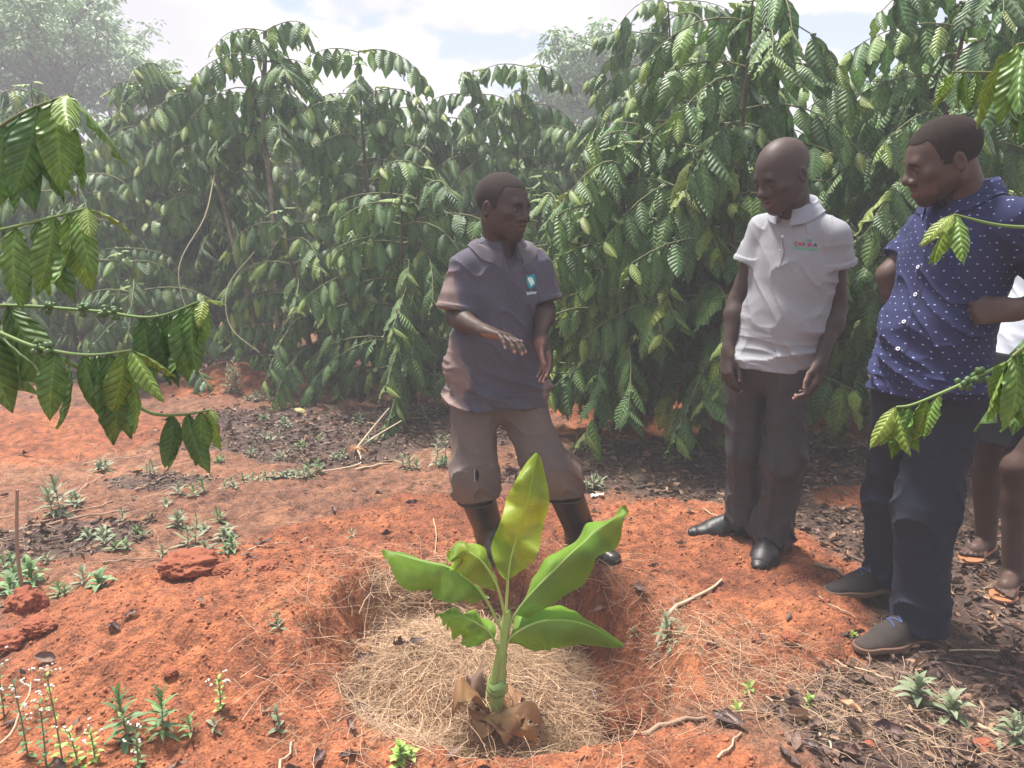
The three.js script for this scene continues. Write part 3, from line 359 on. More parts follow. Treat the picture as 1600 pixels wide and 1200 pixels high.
function nets(fn, lo, hi, c, color) {                                  // -> geometry with positions, normals and colours
  const nx = Math.ceil((hi.x - lo.x) / c) + 2, ny = Math.ceil((hi.y - lo.y) / c) + 2, nz = Math.ceil((hi.z - lo.z) / c) + 2, N = nx * ny * nz, f = new Float32Array(N).fill(NaN), id = new Int32Array(N).fill(-1), B = 8, act = [], rad = B * c * 0.87 * 1.7 + c;
  const at = (i, j, k) => { const n = (k * ny + j) * nx + i; let v = f[n]; if (v !== v) v = f[n] = fn(lo.x + i * c, lo.y + j * c, lo.z + k * c); return v; };
  for (let k = 0; k < nz - 1; k += B) for (let j = 0; j < ny - 1; j += B) for (let i = 0; i < nx - 1; i += B) if (Math.abs(fn(lo.x + (i + B / 2) * c, lo.y + (j + B / 2) * c, lo.z + (k + B / 2) * c)) < rad) act.push([i, j, k]);
  const pos = [], cells = [];
  for (const [I, J, K] of act) for (let k = K; k < Math.min(K + B, nz - 1); k++) for (let j = J; j < Math.min(J + B, ny - 1); j++) for (let i = I; i < Math.min(I + B, nx - 1); i++) {
    let m = 0; const v = [at(i, j, k), at(i + 1, j, k), at(i, j + 1, k), at(i + 1, j + 1, k), at(i, j, k + 1), at(i + 1, j, k + 1), at(i, j + 1, k + 1), at(i + 1, j + 1, k + 1)];
    for (let q = 0; q < 8; q++) if (v[q] < 0) m |= 1 << q; if (!m || m === 255) continue;
    let sx = 0, sy = 0, sz = 0, n = 0;
    for (let a = 0; a < 8; a++) for (const b of [1, 2, 4]) if (!(a & b)) { const va = v[a], vb = v[a | b]; if (va < 0 !== vb < 0) { const t = va / (va - vb); sx += (a & 1) + (b === 1 ? t : 0); sy += (a >> 1 & 1) + (b === 2 ? t : 0); sz += (a >> 2 & 1) + (b === 4 ? t : 0); n++; } }
    id[(k * ny + j) * nx + i] = pos.length / 3; pos.push(lo.x + (i + sx / n) * c, lo.y + (j + sy / n) * c, lo.z + (k + sz / n) * c); cells.push([i, j, k]);
  }
  const idx = [], I = (i, j, k) => i < 0 || j < 0 || k < 0 ? -1 : id[(k * ny + j) * nx + i], quad = (a, b, d, e, flip) => { if (a < 0 || b < 0 || d < 0 || e < 0) return; flip ? idx.push(a, b, d, d, b, e) : idx.push(a, d, b, b, d, e); };
  for (const [i, j, k] of cells) { const v = at(i, j, k) < 0; if (v !== at(i + 1, j, k) < 0) quad(I(i, j, k), I(i, j - 1, k), I(i, j, k - 1), I(i, j - 1, k - 1), v); if (v !== at(i, j + 1, k) < 0) quad(I(i, j, k), I(i, j, k - 1), I(i - 1, j, k), I(i - 1, j, k - 1), v); if (v !== at(i, j, k + 1) < 0) quad(I(i, j, k), I(i - 1, j, k), I(i, j - 1, k), I(i - 1, j - 1, k), v); }
  const nor = new Float32Array(pos.length), col = color ? new Float32Array(pos.length) : null, e = c * 0.5;
  for (let i = 0; i < pos.length; i += 3) { const x = pos[i], y = pos[i + 1], z = pos[i + 2]; let a = fn(x + e, y, z) - fn(x - e, y, z), b = fn(x, y + e, z) - fn(x, y - e, z), d = fn(x, y, z + e) - fn(x, y, z - e); const l = Math.hypot(a, b, d) || 1; nor[i] = a / l; nor[i + 1] = b / l; nor[i + 2] = d / l; if (color) { const q = color(x, y, z, a / l, b / l, d / l); col[i] = q[0]; col[i + 1] = q[1]; col[i + 2] = q[2]; } }
  return geom(pos, nor, null, idx, col);
}
const gradAt = (fn, p, e = 0.003) => V(fn(p.x + e, p.y, p.z) - fn(p.x - e, p.y, p.z), fn(p.x, p.y + e, p.z) - fn(p.x, p.y - e, p.z), fn(p.x, p.y, p.z + e) - fn(p.x, p.y, p.z - e)).normalize();
function box3(pts, m) { const b = new THREE.Box3().setFromPoints(pts); b.min.subScalar(m); b.max.addScalar(m); return b; }
function onSurface(fn, p, off) { const q = p.clone(); for (let i = 0; i < 12; i++) { const d = fn(q.x, q.y, q.z) - off; if (Math.abs(d) < 2e-4) break; q.addScaledVector(gradAt(fn, q), -d * 0.8); } return q; }
function patch(fn, c, dir, right, up, w, h, off, nu, nv, shape) {      // a thin piece of cloth lying on a surface: thrown from c + offset along dir until it lands
  const land = (a, b) => { const p = c.clone().addScaledVector(right, a).addScaledVector(up, b); for (let i = 0; i < 40; i++) { const d = fn(p.x, p.y, p.z) - off; if (d < 3e-4) break; p.addScaledVector(dir, Math.max(d * 0.7, 2e-4)); } return p; };
  return sheet(nu, nv, (u, v) => { const [a, b] = shape ? shape(u, v) : [(u - 0.5) * w, (v - 0.5) * h]; return land(a, b); });
}
const skinMat = phys(1, 1, 1, 0.54, { vertexColors: true, side: THREE.FrontSide, specularIntensity: 0.5 });
const clothMat = (rough = 0.9, more = {}) => phys(1, 1, 1, rough, { vertexColors: true, side: THREE.FrontSide, specularIntensity: 0.35, ...more });

function buildHead(P, skin, opt) {                                     // P: head centre, fwd, up (world of the figure), neck joint -> {geo, field, toLocal}
  const F = P.fwd.clone().normalize(), U = P.up.clone().addScaledVector(F, -P.up.dot(F)).normalize(), L = U.clone().cross(F), c = P.c, s = opt.scale || 1;
  const list = [
    [ell(0, 0.034, -0.014, 0.076, 0.084, 0.1), 0.01], [ell(0, -0.026, 0.028, 0.06, 0.08, 0.065), 0.05],
    [cone(V(0.05, -0.05, -0.005), V(0.012, -0.1, 0.062), 0.022, 0.018), 0.03], [cone(V(-0.05, -0.05, -0.005), V(-0.012, -0.1, 0.062), 0.022, 0.018), 0.03],
    [ell(0, -0.101, 0.072, 0.021, 0.017, 0.018), 0.02], [cone(V(-0.034, 0.014, 0.079), V(0.034, 0.014, 0.079), 0.0118, 0.0118), 0.02],
    [ell(0.05, -0.022, 0.056, 0.02, 0.016, 0.024), 0.025], [ell(-0.05, -0.022, 0.056, 0.02, 0.016, 0.024), 0.025], [ell(0, -0.066, 0.076, 0.032, 0.024, 0.02), 0.025],
  ];
  const core = union(list), sock = [ell(0.031, -0.006, 0.104, 0.021, 0.013, 0.02), ell(-0.031, -0.006, 0.104, 0.021, 0.013, 0.02)];
  const nw = opt.nose || 1, feat = union([[cone(V(0, 0.008, 0.09), V(0, -0.028, 0.106), 0.008, 0.0115), 0.012], [ell(0, -0.033, 0.1065, 0.0155 * nw, 0.013, 0.015), 0.012], [ell(0.018 * nw, -0.038, 0.097, 0.0115, 0.0105, 0.013), 0.008], [ell(-0.018 * nw, -0.038, 0.097, 0.0115, 0.0105, 0.013), 0.008]]);
  const lw = opt.lip || 1, mo = opt.open || 0, lips = union([[cone(V(-0.023, -0.064 + (opt.smile || 0), 0.085), V(0, -0.0585, 0.097), 0.0055, 0.0082 * lw), 0.005], [cone(V(0.023, -0.064 + (opt.smile || 0), 0.085), V(0, -0.0585, 0.097), 0.0055, 0.0082 * lw), 0.005], [cone(V(-0.02, -0.0715 - mo + (opt.smile || 0) * 0.6, 0.085), V(0, -0.076 - mo, 0.0955), 0.0055, 0.0092 * lw), 0.004], [cone(V(0.02, -0.0715 - mo + (opt.smile || 0) * 0.6, 0.085), V(0, -0.076 - mo, 0.0955), 0.0055, 0.0092 * lw), 0.004]]);
  const slit = cone(V(-0.024, -0.0665 - mo * 0.5, 0.096), V(0.024, -0.0665 - mo * 0.5, 0.096), 0.0022 + mo * 0.4, 0.0022 + mo * 0.4);
  const ear = g => { const o = ell(g * 0.077, -0.012, -0.017, 0.0095, 0.028, 0.0175), i = ell(g * 0.086, -0.009, -0.014, 0.0095, 0.019, 0.01); return (x, y, z) => smax(o(x, y - z * 0.15, z), -i(x, y - z * 0.15, z), 0.006); }, e1 = ear(1), e2 = ear(-1);
  const lid = g => { const o = ell(g * 0.031, -0.005, 0.0735, 0.02, 0.0165, 0.0165); return (x, y, z) => { const d = o(x, y, z); const q = Math.max(Math.abs(y + 0.0065) - (opt.slit || 0.0036) * (1 - Math.pow((x - g * 0.031) / 0.017, 2)), 0.078 - z); return Math.max(d, -q); }; }, l1 = lid(1), l2 = lid(-1);
  const nl = P.neck.clone().sub(c), nb = V(nl.dot(L), nl.dot(U), nl.dot(F)).divideScalar(s), neck = cone(V(0, -0.055, -0.036), nb, (opt.neckR || 0.054) * 0.9, (opt.neckR || 0.054) * 1.1);
  const jaw = ell(0, -0.066, 0.012, 0.057 * (opt.jaw || 1), 0.034, 0.05);
  const local = (x, y, z) => {
    let d = smin(core(x, y, z), jaw(x, y, z), 0.03); d = smax(d, -sock[0](x, y, z), 0.014); d = smax(d, -sock[1](x, y, z), 0.014); d = smin(d, feat(x, y, z), 0.012); d = smin(d, lips(x, y, z), 0.007); d = smax(d, -slit(x, y, z), 0.004);
    d = Math.min(d, l1(x, y, z), l2(x, y, z)); d = smin(d, e1(x, y, z), 0.008); d = smin(d, e2(x, y, z), 0.008); return smin(d, neck(x, y, z), 0.02);
  };
  const toL = (x, y, z) => { x -= c.x; y -= c.y; z -= c.z; return [(x * L.x + y * L.y + z * L.z) / s, (x * U.x + y * U.y + z * U.z) / s, (x * F.x + y * F.y + z * F.z) / s]; };
  const fn = (x, y, z) => local(...toL(x, y, z)) * s, world = (x, y, z) => c.clone().addScaledVector(L, x * s).addScaledVector(U, y * s).addScaledVector(F, z * s);
  const color = (X, Y, Z) => { const [x, y, z] = toL(X, Y, Z), n = 1 + 0.16 * fbm(x * 60, y * 60, z * 60, 3); let k = skin.map(v => v * n);
    const li = sstep(0.006, -0.002, lips(x, y, z)) * (y < -0.066 ? 1 : 0.6); k = k.map((v, i) => mix(v, skin[i] * (opt.lipTone || [1.7, 1.25, 1.25])[i], li));
    if (opt.brow !== 0) { const b = sstep(0.008, 0.003, Math.abs(y - 0.0165 + Math.abs(x) * Math.abs(x) * 4)) * sstep(0.012, 0.016, Math.abs(x)) * sstep(0.05, 0.044, Math.abs(x)) * (z > 0.06 ? 1 : 0); k = k.map(v => mix(v, 0.012, b * 0.7)); }
    if (opt.beard) { const g = Math.max(sstep(0.006, 0, Math.abs(y + 0.049) - 0.004) * (Math.abs(x) < 0.03 ? 1 : 0) * (z > 0.07 ? 1 : 0), sstep(-0.08, -0.092, y) * (z > 0.0 ? 1 : 0) * 0.8, sstep(-0.04, -0.07, y) * sstep(0.045, 0.055, Math.abs(x)) * (z > -0.02 && z < 0.05 ? 0.7 : 0)) * opt.beard * (0.75 + 0.25 * noise(x * 400, y * 400, z * 400)) * (1 - li); k = k.map(v => mix(v, 0.012, g)); }
    return k; };
  const pts = [world(0.1, 0.13, 0.13), world(-0.1, 0.13, 0.13), world(0.1, -0.14, 0.13), world(-0.1, -0.14, 0.13), world(0.1, 0.13, -0.13), world(-0.1, 0.13, -0.13), P.neck], b = box3(pts, 0.03);
  const geo = nets(fn, b.min, b.max, opt.cell || 0.0034, color);
  let hair = null; if (opt.hair) { const th = opt.hair, hf = (X, Y, Z) => { const [x, y, z] = toL(X, Y, Z), line = opt.hairline(x, y, z); return smax(smin(core(x, y, z), 9, 0.01) - th + 0.0003 * noise(x * 170, y * 170, z * 170), line + 0.006 * fbm(x * 70, y * 70, z * 70, 3), 0.003) * s; }; hair = nets(hf, b.min, b.max, 0.0036); }
  const eyes = [1, -1].map(g => { const geo = new THREE.SphereGeometry(0.0145 * s, 18, 14), p = geo.attributes.position, col = [], look = arr(opt.look || [0, -0.1, 1]).normalize(); for (let i = 0; i < p.count; i++) { const v = V(p.getX(i), p.getY(i), p.getZ(i)).normalize(), a = v.dot(look); col.push(...(a > 0.955 ? [0.008, 0.006, 0.005] : a > 0.86 ? [0.03, 0.017, 0.01] : [0.2, 0.17, 0.15])); } geo.setAttribute('color', new THREE.Float32BufferAttribute(col, 3)); geo.applyMatrix4(new THREE.Matrix4().makeBasis(L, U, F).setPosition(world(g * 0.031, -0.005, 0.0735))); return geo; });
  return { geo, hair, eyes, fn, world, F, U, L };
}
function handPrims(W, d, n, s, curl, o = {}) {                         // wrist, finger direction, palm normal, thumb side; curl: per finger [a,b,c]
  const list = [], tips = [], k = o.size || 1, off = [0.027, 0.0085, -0.0095, -0.026], kn = [0.088, 0.092, 0.087, 0.078], len = [[0.043, 0.026, 0.021], [0.047, 0.029, 0.022], [0.043, 0.027, 0.021], [0.034, 0.021, 0.019]], spl = o.splay || [0.12, 0.03, -0.06, -0.16];
  const at = (a, b, c) => W.clone().addScaledVector(d, a * k).addScaledVector(s, b * k).addScaledVector(n, c * k);
  for (let i = 0; i < 4; i++) {
    list.push([cone(at(0.005, off[i] * 0.62, 0), at(kn[i], off[i], -0.003), 0.0155 * k, 0.0115 * k), 0.014]);
    let p = at(kn[i], off[i], -0.003), dir = d.clone().addScaledVector(s, spl[i]).normalize(), a = 0; const ax = dir.clone().cross(n).normalize(), cu = curl[i] || curl[0];
    for (let j = 0; j < 3; j++) { a = cu[j]; dir = dir.clone().applyAxisAngle(ax, a); const q = p.clone().addScaledVector(dir, len[i][j] * k); list.push([cone(p, q, (0.0098 - j * 0.0009 - (i === 3 ? 0.0012 : 0)) * k, (0.0092 - j * 0.0011 - (i === 3 ? 0.0012 : 0)) * k), 0.004]); p = q; } tips.push([p, dir, n]);
  }
  const th = o.thumb || [0.75, 0.75, 0.35]; let p = at(0.022, 0.022, 0.006), dir = s.clone().multiplyScalar(th[0]).addScaledVector(d, th[1]).addScaledVector(n, th[2]).normalize(); list.push([cone(at(0.008, 0.008, 0.004), p, 0.017 * k, 0.016 * k), 0.014]);
  const ax = dir.clone().cross(d).normalize(); [0.044, 0.033, 0.026].forEach((l, j) => { const q = p.clone().addScaledVector(dir, l * k); list.push([cone(p, q, (0.0145 - j * 0.0022) * k, (0.0122 - j * 0.0016) * k), j ? 0.005 : 0.016]); p = q; dir = dir.clone().applyAxisAngle(ax, j ? 0.25 : 0.35); }); tips.push([p, dir, n]);
  return { list, tips };
}
function buildArm(A, skin, palm, cell = 0.0042) {                       // A: sh, el, wr, hand{d,n,s,curl,...}, r
  const r = A.r || 1, up = A.sh, el = A.el, wr = A.wr, H = handPrims(wr.clone().addScaledVector(A.hand.d, 0.012), A.hand.d, A.hand.n, A.hand.s, A.hand.curl, A.hand), mid = el.clone().lerp(wr, 0.28);
  const fn = union([[cone(up, el, 0.046 * r, 0.037 * r), 0.02], [cone(el, mid, 0.037 * r, 0.04 * r), 0.02], [cone(mid, wr, 0.039 * r, 0.024 * r), 0.03], [flat(wr, wr.clone().addScaledVector(A.hand.d, 0.02), 0.026 * r, 0.027, A.hand.n, 0.75), 0.02], ...H.list]);
  const color = (x, y, z, a, b, c) => { const n = 1 + 0.14 * fbm(x * 50, y * 50, z * 50, 3), p = V(x, y, z).sub(wr), dd = p.dot(A.hand.d); let t = dd > 0 ? sstep(0.1, 0.55, a * A.hand.n.x + b * A.hand.n.y + c * A.hand.n.z) * sstep(0, 0.03, dd) : 0, nail = 0; for (const [q, dir, pn] of H.tips) { const e = Math.hypot(x - q.x - dir.x * 0.004, y - q.y - dir.y * 0.004, z - q.z - dir.z * 0.004); if (e < 0.0115) nail = Math.max(nail, sstep(0.0115, 0.008, e)); } return skin.map((v, i) => mix(mix(v * n, palm[i], t), palm[i] * 1.25, nail * 0.85)); };
  const b = box3([up, el, wr, ...H.tips.map(t => t[0])], 0.06); return { geo: nets(fn, b.min, b.max, cell, color), fn };
}
function shoeField(an, toe, o) {                                        // foot axis from heel to toe on the ground plane y0
  const y0 = o.y0, dir = V(toe.x - an.x, 0, toe.z - an.z).normalize(), side = UPV.clone().cross(dir), L = o.len || 0.28, heel = V(an.x, y0, an.z).addScaledVector(dir, -0.05), P = (t, h, s = 0) => heel.clone().addScaledVector(dir, t * L).addScaledVector(side, s).add(V(0, h, 0));
  const w = o.w || 1, upper = union([[cone(P(0.09, 0.035), P(0.2, 0.04), 0.036 * w, 0.036 * w), 0.02], [cone(P(0.2, 0.035), P(0.62, 0.028), 0.036 * w, 0.045 * w), 0.02], [flat(P(0.6, 0.022), P(0.93 - (o.point ? 0.02 : 0), 0.018), 0.046 * w, (o.point ? 0.029 : 0.034) * w, UPV, 0.72), 0.03], [cone(P(0.18, 0.1), P(0.5, 0.052), 0.036 * w, 0.033 * w), 0.03], [cone(P(0.16, 0.04), an.clone().add(V(0, o.top || 0.05, 0)), 0.036, o.topR || 0.04), 0.03]]);
  return { upper: (x, y, z) => Math.max(smax(upper(x, y, z), y0 + 0.012 - y, 0.006), o.cut ? o.cut(x, y, z) : -9), sole: (x, y, z) => { const d = upper(x, y0 + 0.03, z) - (o.welt || 0.004); return smax(smax(d, y - y0 - (o.soleH || 0.018), 0.003), y0 - y, 0.003); }, dir, side, P };
}
const ridge = (x, y, z) => { const n = 1 - Math.abs(noise(x, y, z)); return n * n * n; };
function collar(fn, N, fr, o) {
  const { l, u, f } = fr, tm = Math.PI - o.open, g = sheet(48, 10, (a, v) => {
    const th = (a * 2 - 1) * tm, w = (1 - Math.cos(th)) / 2, dir = f.clone().multiplyScalar(-Math.cos(th) * o.rz).addScaledVector(l, Math.sin(th) * o.rx), base = -o.drop * w, st = mix(o.stand, o.stand * 0.75, w), fall = mix(o.fallB, o.fallF, Math.pow(w, 1.5));
    let rad, h; if (v < 0.3) { rad = 1; h = base + st * (v / 0.3) - 0.012 * (1 - v / 0.3); } else { const t = (v - 0.3) / 0.7; rad = 1.03 + t * mix(o.out, o.out * 0.8, w) + 0.06 * Math.sin(t * Math.PI) * (1 - w * 0.5); h = base + st + 0.003 * Math.sin(Math.min(1, t * 8) * 3.14) - t * fall; }
    const p = N.clone().addScaledVector(dir, rad).addScaledVector(u, h); if (v > 0.5) { const d = fn(p.x, p.y, p.z); if (d < 0.006) return onSurface(fn, p, 0.006); } return p;
  }); return g;
}
function buttonOn(fn, p, dir, r, mat, parent, ring) { const q = p.clone(); for (let i = 0; i < 60; i++) { const d = fn(q.x, q.y, q.z) - 0.001; if (d < 3e-4) break; q.addScaledVector(dir, d * 0.7); } const n = gradAt(fn, q), g = ring ? new THREE.TorusGeometry(r * 0.78, r * 0.3, 6, 16) : new THREE.SphereGeometry(r, 12, 8).applyMatrix4(MM.makeScale(1, 1, 0.35)); g.applyMatrix4(new THREE.Matrix4().makeRotationFromQuaternion(new THREE.Quaternion().setFromUnitVectors(V(0, 0, 1), n)).setPosition(q.addScaledVector(n, 0.0015))); return mesh('button', g, mat, parent); }
function person(J, o) {
  const base = V((J.anL[0] + J.anR[0]) / 2, 0, (J.anL[2] + J.anR[2]) / 2); base.y = heightAt(base.x, base.z);
  const root = thing('person', o.label, 'person', null, base), j = {}; for (const k in J) j[k] = V(...J[k]).sub(base);
  const l = j.shL.clone().sub(j.shR).normalize(), u0 = j.neck.clone().sub(j.pelvis).normalize(), f = l.clone().cross(u0).normalize(), u = f.clone().cross(l).normalize(), fr = { l, u, f };
  const yAt = p => groundAt(p.x + base.x, p.z + base.z) - base.y;
  // clothing: shirt
  const S = o.shirt, sh = {}, torso = [[flat(j.pelvis.clone().addScaledVector(u, -0.05), j.waist, S.rP, S.rW, f, S.flat), 0.02], [flat(j.waist, j.chest, S.rW, S.rC, f, S.flat), 0.05], [flat(j.chest, j.chest.clone().lerp(j.neck, 0.45), S.rC, S.rC * 0.86, f, S.flat * 0.95), 0.04], [cone(j.shR, j.shL, S.rS, S.rS), 0.05], [cone(j.neck.clone().addScaledVector(u, -0.006), j.shR, 0.05, S.rS * 0.9), 0.04], [cone(j.neck.clone().addScaledVector(u, -0.006), j.shL, 0.05, S.rS * 0.9), 0.04], ...(S.extra ? S.extra(j, fr) : [])], tf = union(torso);
  const sleeve = (a, b, t, r0, r1, k) => { const d = b.clone().sub(a), len = d.length(); d.normalize(); const e = a.clone().addScaledVector(d, len * t), c = cone(a, e.clone().addScaledVector(d, 0.05), r0, r1), c2 = S.cuff && cone(e.clone().addScaledVector(d, -S.cuff), e.clone().addScaledVector(d, 0.03), r1 + 0.006, r1 + 0.007); return (x, y, z) => { const al = (x - e.x) * d.x + (y - e.y) * d.y + (z - e.z) * d.z; const fo = S.fold * 0.4 * ridge(al * 18 + k, (x + z) * 9, y * 6); let q = c(x, y, z) - fo; if (c2) q = Math.min(q, Math.max(c2(x, y, z), -al - S.cuff)); return smax(q, al, 0.004); }; };
  const sR = sleeve(j.shR, j.elR, S.slR[0], S.slR[1], S.slR[2], 1), sL = sleeve(j.shL, j.elL, S.slL[0], S.slL[1], S.slL[2], 5);
  const hem = j.pelvis.clone().addScaledVector(u, S.hem), hn = u.clone().addScaledVector(l, S.tilt || 0).normalize(), nk = cone(j.neck.clone().addScaledVector(u, -0.02), j.neck.clone().addScaledVector(u, 0.1), S.nr || 0.06, (S.nr || 0.06) * 1.1), vo = cone(j.neck.clone().addScaledVector(f, 0.07).addScaledVector(u, 0.01), j.neck.clone().addScaledVector(f, S.vz || 0.1).addScaledVector(u, -(S.vd || 0.06)), 0.03, 0.008);
  const shirt = (x, y, z) => {
    const px = x - hem.x, py = y - hem.y, pz = z - hem.z, a = px * l.x + py * l.y + pz * l.z, b = px * u.x + py * u.y + pz * u.z, c = px * f.x + py * f.y + pz * f.z + (S.ph || 0), low = sstep(0.34, 0.02, b);
    let d = tf(x, y, z); const wx = 0.05 * noise(a * 5, b * 5, c * 5 + 3), wy = 0.05 * noise(a * 4 + 9, b * 4, c * 4); if (d < 0.12) d -= S.fold * (0.5 * Math.pow(ridge((a + wx) * 13 + (b + wy) * 9, (b + wy) * 4 - (a + wx) * 3, c * 6), 2) + 0.35 * low * Math.pow(ridge((a + wx) * 7, (b + wy) * 26, c * 7), 2) + low * 1.3 * ridge(a * 5 + c * 2, b * 12 + a * (S.diag || 3), c * 5) + 0.55 * ridge((a + b * 0.8) * 8, (b - a * 0.8) * 2.6, c * 4 + 7) + 0.5 * low * ridge(a * 9, b * 20, c * 9)) - S.fold * 0.45;
    d = smax(d, -(px * hn.x + py * hn.y + pz * hn.z) + 0.006 * noise(a * 9, c * 9), 0.006); d = smin(d, sR(x, y, z), 0.025); d = smin(d, sL(x, y, z), 0.025); d = smax(d, -nk(x, y, z), 0.006); return smax(d, -vo(x, y, z), 0.006);
  };
  const bb = box3([j.pelvis, j.neck, j.shL, j.shR, j.shL.clone().lerp(j.elL, S.slL[0]), j.shR.clone().lerp(j.elR, S.slR[0])], 0.26), sg = nets(shirt, bb.min, bb.max, S.cell || 0.0075, S.color ? S.color(j, fr, hem) : null), sm = mesh('shirt', S.uv ? S.uv(sg, j, fr) : sg, S.mat, root);
  if (S.collar) { const cg = collar(shirt, j.neck.clone().addScaledVector(u, S.collar.up || 0.0), fr, S.collar); mesh('collar', S.collar.geo ? S.collar.geo(cg) : cg, S.collar.mat, sm); }
  // trousers
  if (o.trousers) { const Q = o.trousers, leg = (h, k, a, sd) => { const ax = a.clone().sub(k).normalize(), th = k.clone().sub(h).normalize(), lf = union([[cone(h, k, Q.rH, Q.rK), 0.02], [cone(k, a, Q.rK, Q.rA), 0.03], ...(Q.extra ? Q.extra(j, sd, fr) : [])]); const cutP = Q.cut(j, sd), cn = Q.cutN ? Q.cutN(j, sd) : ax; return (x, y, z) => { const t = (x - k.x) * ax.x + (y - k.y) * ax.y + (z - k.z) * ax.z, kn = Math.exp(-t * t * 60), lo = sstep(0.15, 0.42, t); let d = lf(x, y, z); if (d < 0.08) d -= Q.fold * ((0.3 + kn + lo * Q.pool) * ridge((x + z) * 6 + sd, y * 12 + (x - z) * 8 * (Q.slant || 1), (x - z) * 5) + 0.5 * ridge(x * 7 + sd * 3, y * 3.2, z * 7) + 0.7 * (0.4 + lo) * Math.pow(ridge((x + 0.04 * noise(y * 7, z * 6, sd)) * 9, (y + 0.05 * noise(x * 7, z * 7, sd)) * 13 + z * 9, z * 8), 2)) - Q.fold * 0.4; if (Q.press && d < 0.05) { const q = t < 0 ? h : k, e = t < 0 ? th : ax, px = x - q.x, py = y - q.y, pz = z - q.z, al = px * e.x + py * e.y + pz * e.z, la = (px - e.x * al) * l.x + (py - e.y * al) * l.y + (pz - e.z * al) * l.z, fw = (px - e.x * al) * f.x + (py - e.y * al) * f.y + (pz - e.z * al) * f.z; if (fw > 0) d -= Q.press * Math.exp(-la * la / 0.00025); } return smax(d, (x - cutP.x) * cn.x + (y - cutP.y) * cn.y + (z - cutP.z) * cn.z, 0.005); }; };
    const a = leg(j.hipL, j.knL, j.anL, 1), b = leg(j.hipR, j.knR, j.anR, 2), pel = flat(j.hipR.clone().lerp(j.hipL, 0.15).addScaledVector(u, 0.02), j.hipL.clone().lerp(j.hipR, 0.15).addScaledVector(u, 0.02), Q.rPel, Q.rPel, f, 0.9), top = j.pelvis.clone().addScaledVector(u, 0.12), seat = cone(j.pelvis, j.pelvis.clone().addScaledVector(u, 0.14), Q.rPel, Q.rPel * 0.98);
    const tr = (x, y, z) => { let d = smin(smin(a(x, y, z), b(x, y, z), 0.018), smin(pel(x, y, z), seat(x, y, z), 0.03), 0.05); return smax(d, (x - top.x) * u.x + (y - top.y) * u.y + (z - top.z) * u.z, 0.01); };
    const tb = box3([j.pelvis, j.hipL, j.hipR, j.knL, j.knR, j.anL, j.anR], 0.2), tm = mesh('trousers', nets(tr, tb.min, tb.max, 0.0075, Q.color), Q.mat, root); sh.trousers = tr; sh.tm = tm; }
  sh.shirt = shirt; sh.sm = sm;
  // skin
  const H = buildHead({ c: j.head, fwd: V(...o.face), up: V(...(o.headUp || [0, 1, 0])), neck: j.neck.clone().addScaledVector(u, -0.03) }, o.skin, o.head), geos = [H.geo];
  for (const sd of ['L', 'R']) if (o['hand' + sd]) geos.push(buildArm({ sh: j['sh' + sd], el: j['el' + sd], wr: j['wr' + sd], r: o.armR || 1, hand: o['hand' + sd] }, o.skin, o.palm).geo);
  const inner = union([[flat(j.pelvis, j.chest, 0.1, 0.11, f, 0.7), 0.04], [cone(j.shR, j.shL, 0.04, 0.04), 0.05], [cone(j.chest, j.neck, 0.08, 0.05), 0.04], [cone(j.hipL, j.knL, 0.06, 0.045), 0.03], [cone(j.hipR, j.knR, 0.06, 0.045), 0.03], [cone(j.knL, j.anL, 0.045, 0.032), 0.03], [cone(j.knR, j.anR, 0.045, 0.032), 0.03], ...(o.bare ? o.bare(j, yAt) : [])]), ib = box3([j.pelvis, j.neck, j.shL, j.shR, j.knL, j.knR, j.anL, j.anR, j.toeL, j.toeR], 0.12); geos.push(nets(inner, ib.min, ib.max, o.bare ? 0.0065 : 0.015, (x, y, z) => { const n = 1 + 0.14 * fbm(x * 40, y * 40, z * 40, 3); return o.skin.map(v => v * n); }));
  mesh('body', mergeGeometries(geos), skinMat, root);
  H.eyes.forEach(e => mesh('eye', e, eyeMat, root)); if (H.hair) mesh('hair', H.hair, o.hairMat || hairMat, root);
  return { root, j, fr, H, base, yAt, ...sh };
}
const eyeMat = phys(1, 1, 1, 0.45, { vertexColors: true }), hairMat = phys(0.03, 0.023, 0.021, 0.97, { specularIntensity: 0.2 });
function shoes(p, o) {
  for (const sd of ['L', 'R']) { const an = p.j['an' + sd], toe = p.j['toe' + sd], y0 = Math.max(p.yAt(an), p.yAt(toe)) - 0.004, s = shoeField(an, toe, { ...o, y0 }), b = box3([s.P(-0.1, 0), s.P(1.1, 0.05), an.clone().add(V(0, (o.top || 0.05) + 0.06, 0))], 0.06);
    const m = mesh(o.name, nets((x, y, z) => s.upper(x, y, z) - (o.crease ? o.crease * ridge(((x - an.x) * s.dir.x + (z - an.z) * s.dir.z) * 40, y * 14, 2) : 0), b.min, b.max, 0.005, o.color), o.mat, p.root); if (o.soleMat) mesh('sole', nets(s.sole, b.min, b.max, 0.005), o.soleMat, m);
    if (o.laces) { for (let i = 0; i < 4; i++) { const pts = []; for (let k = 0; k <= 6; k++) { const t = k / 6 - 0.5, q = s.P(0.42 + i * 0.055 + (i % 2 ? 1 : -1) * t * 0.05, 0.12, t * 0.045); for (let n = 0; n < 50; n++) { const d = s.upper(q.x, q.y, q.z) - 0.002; if (d < 4e-4) break; q.y -= d * 0.7; } pts.push(q); } mesh('lace', tube(pts, 0.0022, 0.0022, 5), o.laces, m); } } }
}
const weave = (rgb, amt, dirt) => (x, y, z) => { const n = 1 + amt * (0.5 * noise(x * 260, y * 90, z * 260) + 0.6 * fbm(x * 12, y * 12, z * 12, 3)); let c = rgb.map(v => v * n); if (dirt) { const d = dirt(x, y, z); c = c.map((v, i) => mix(v, [0.23, 0.13, 0.085][i], d)); } return c; };
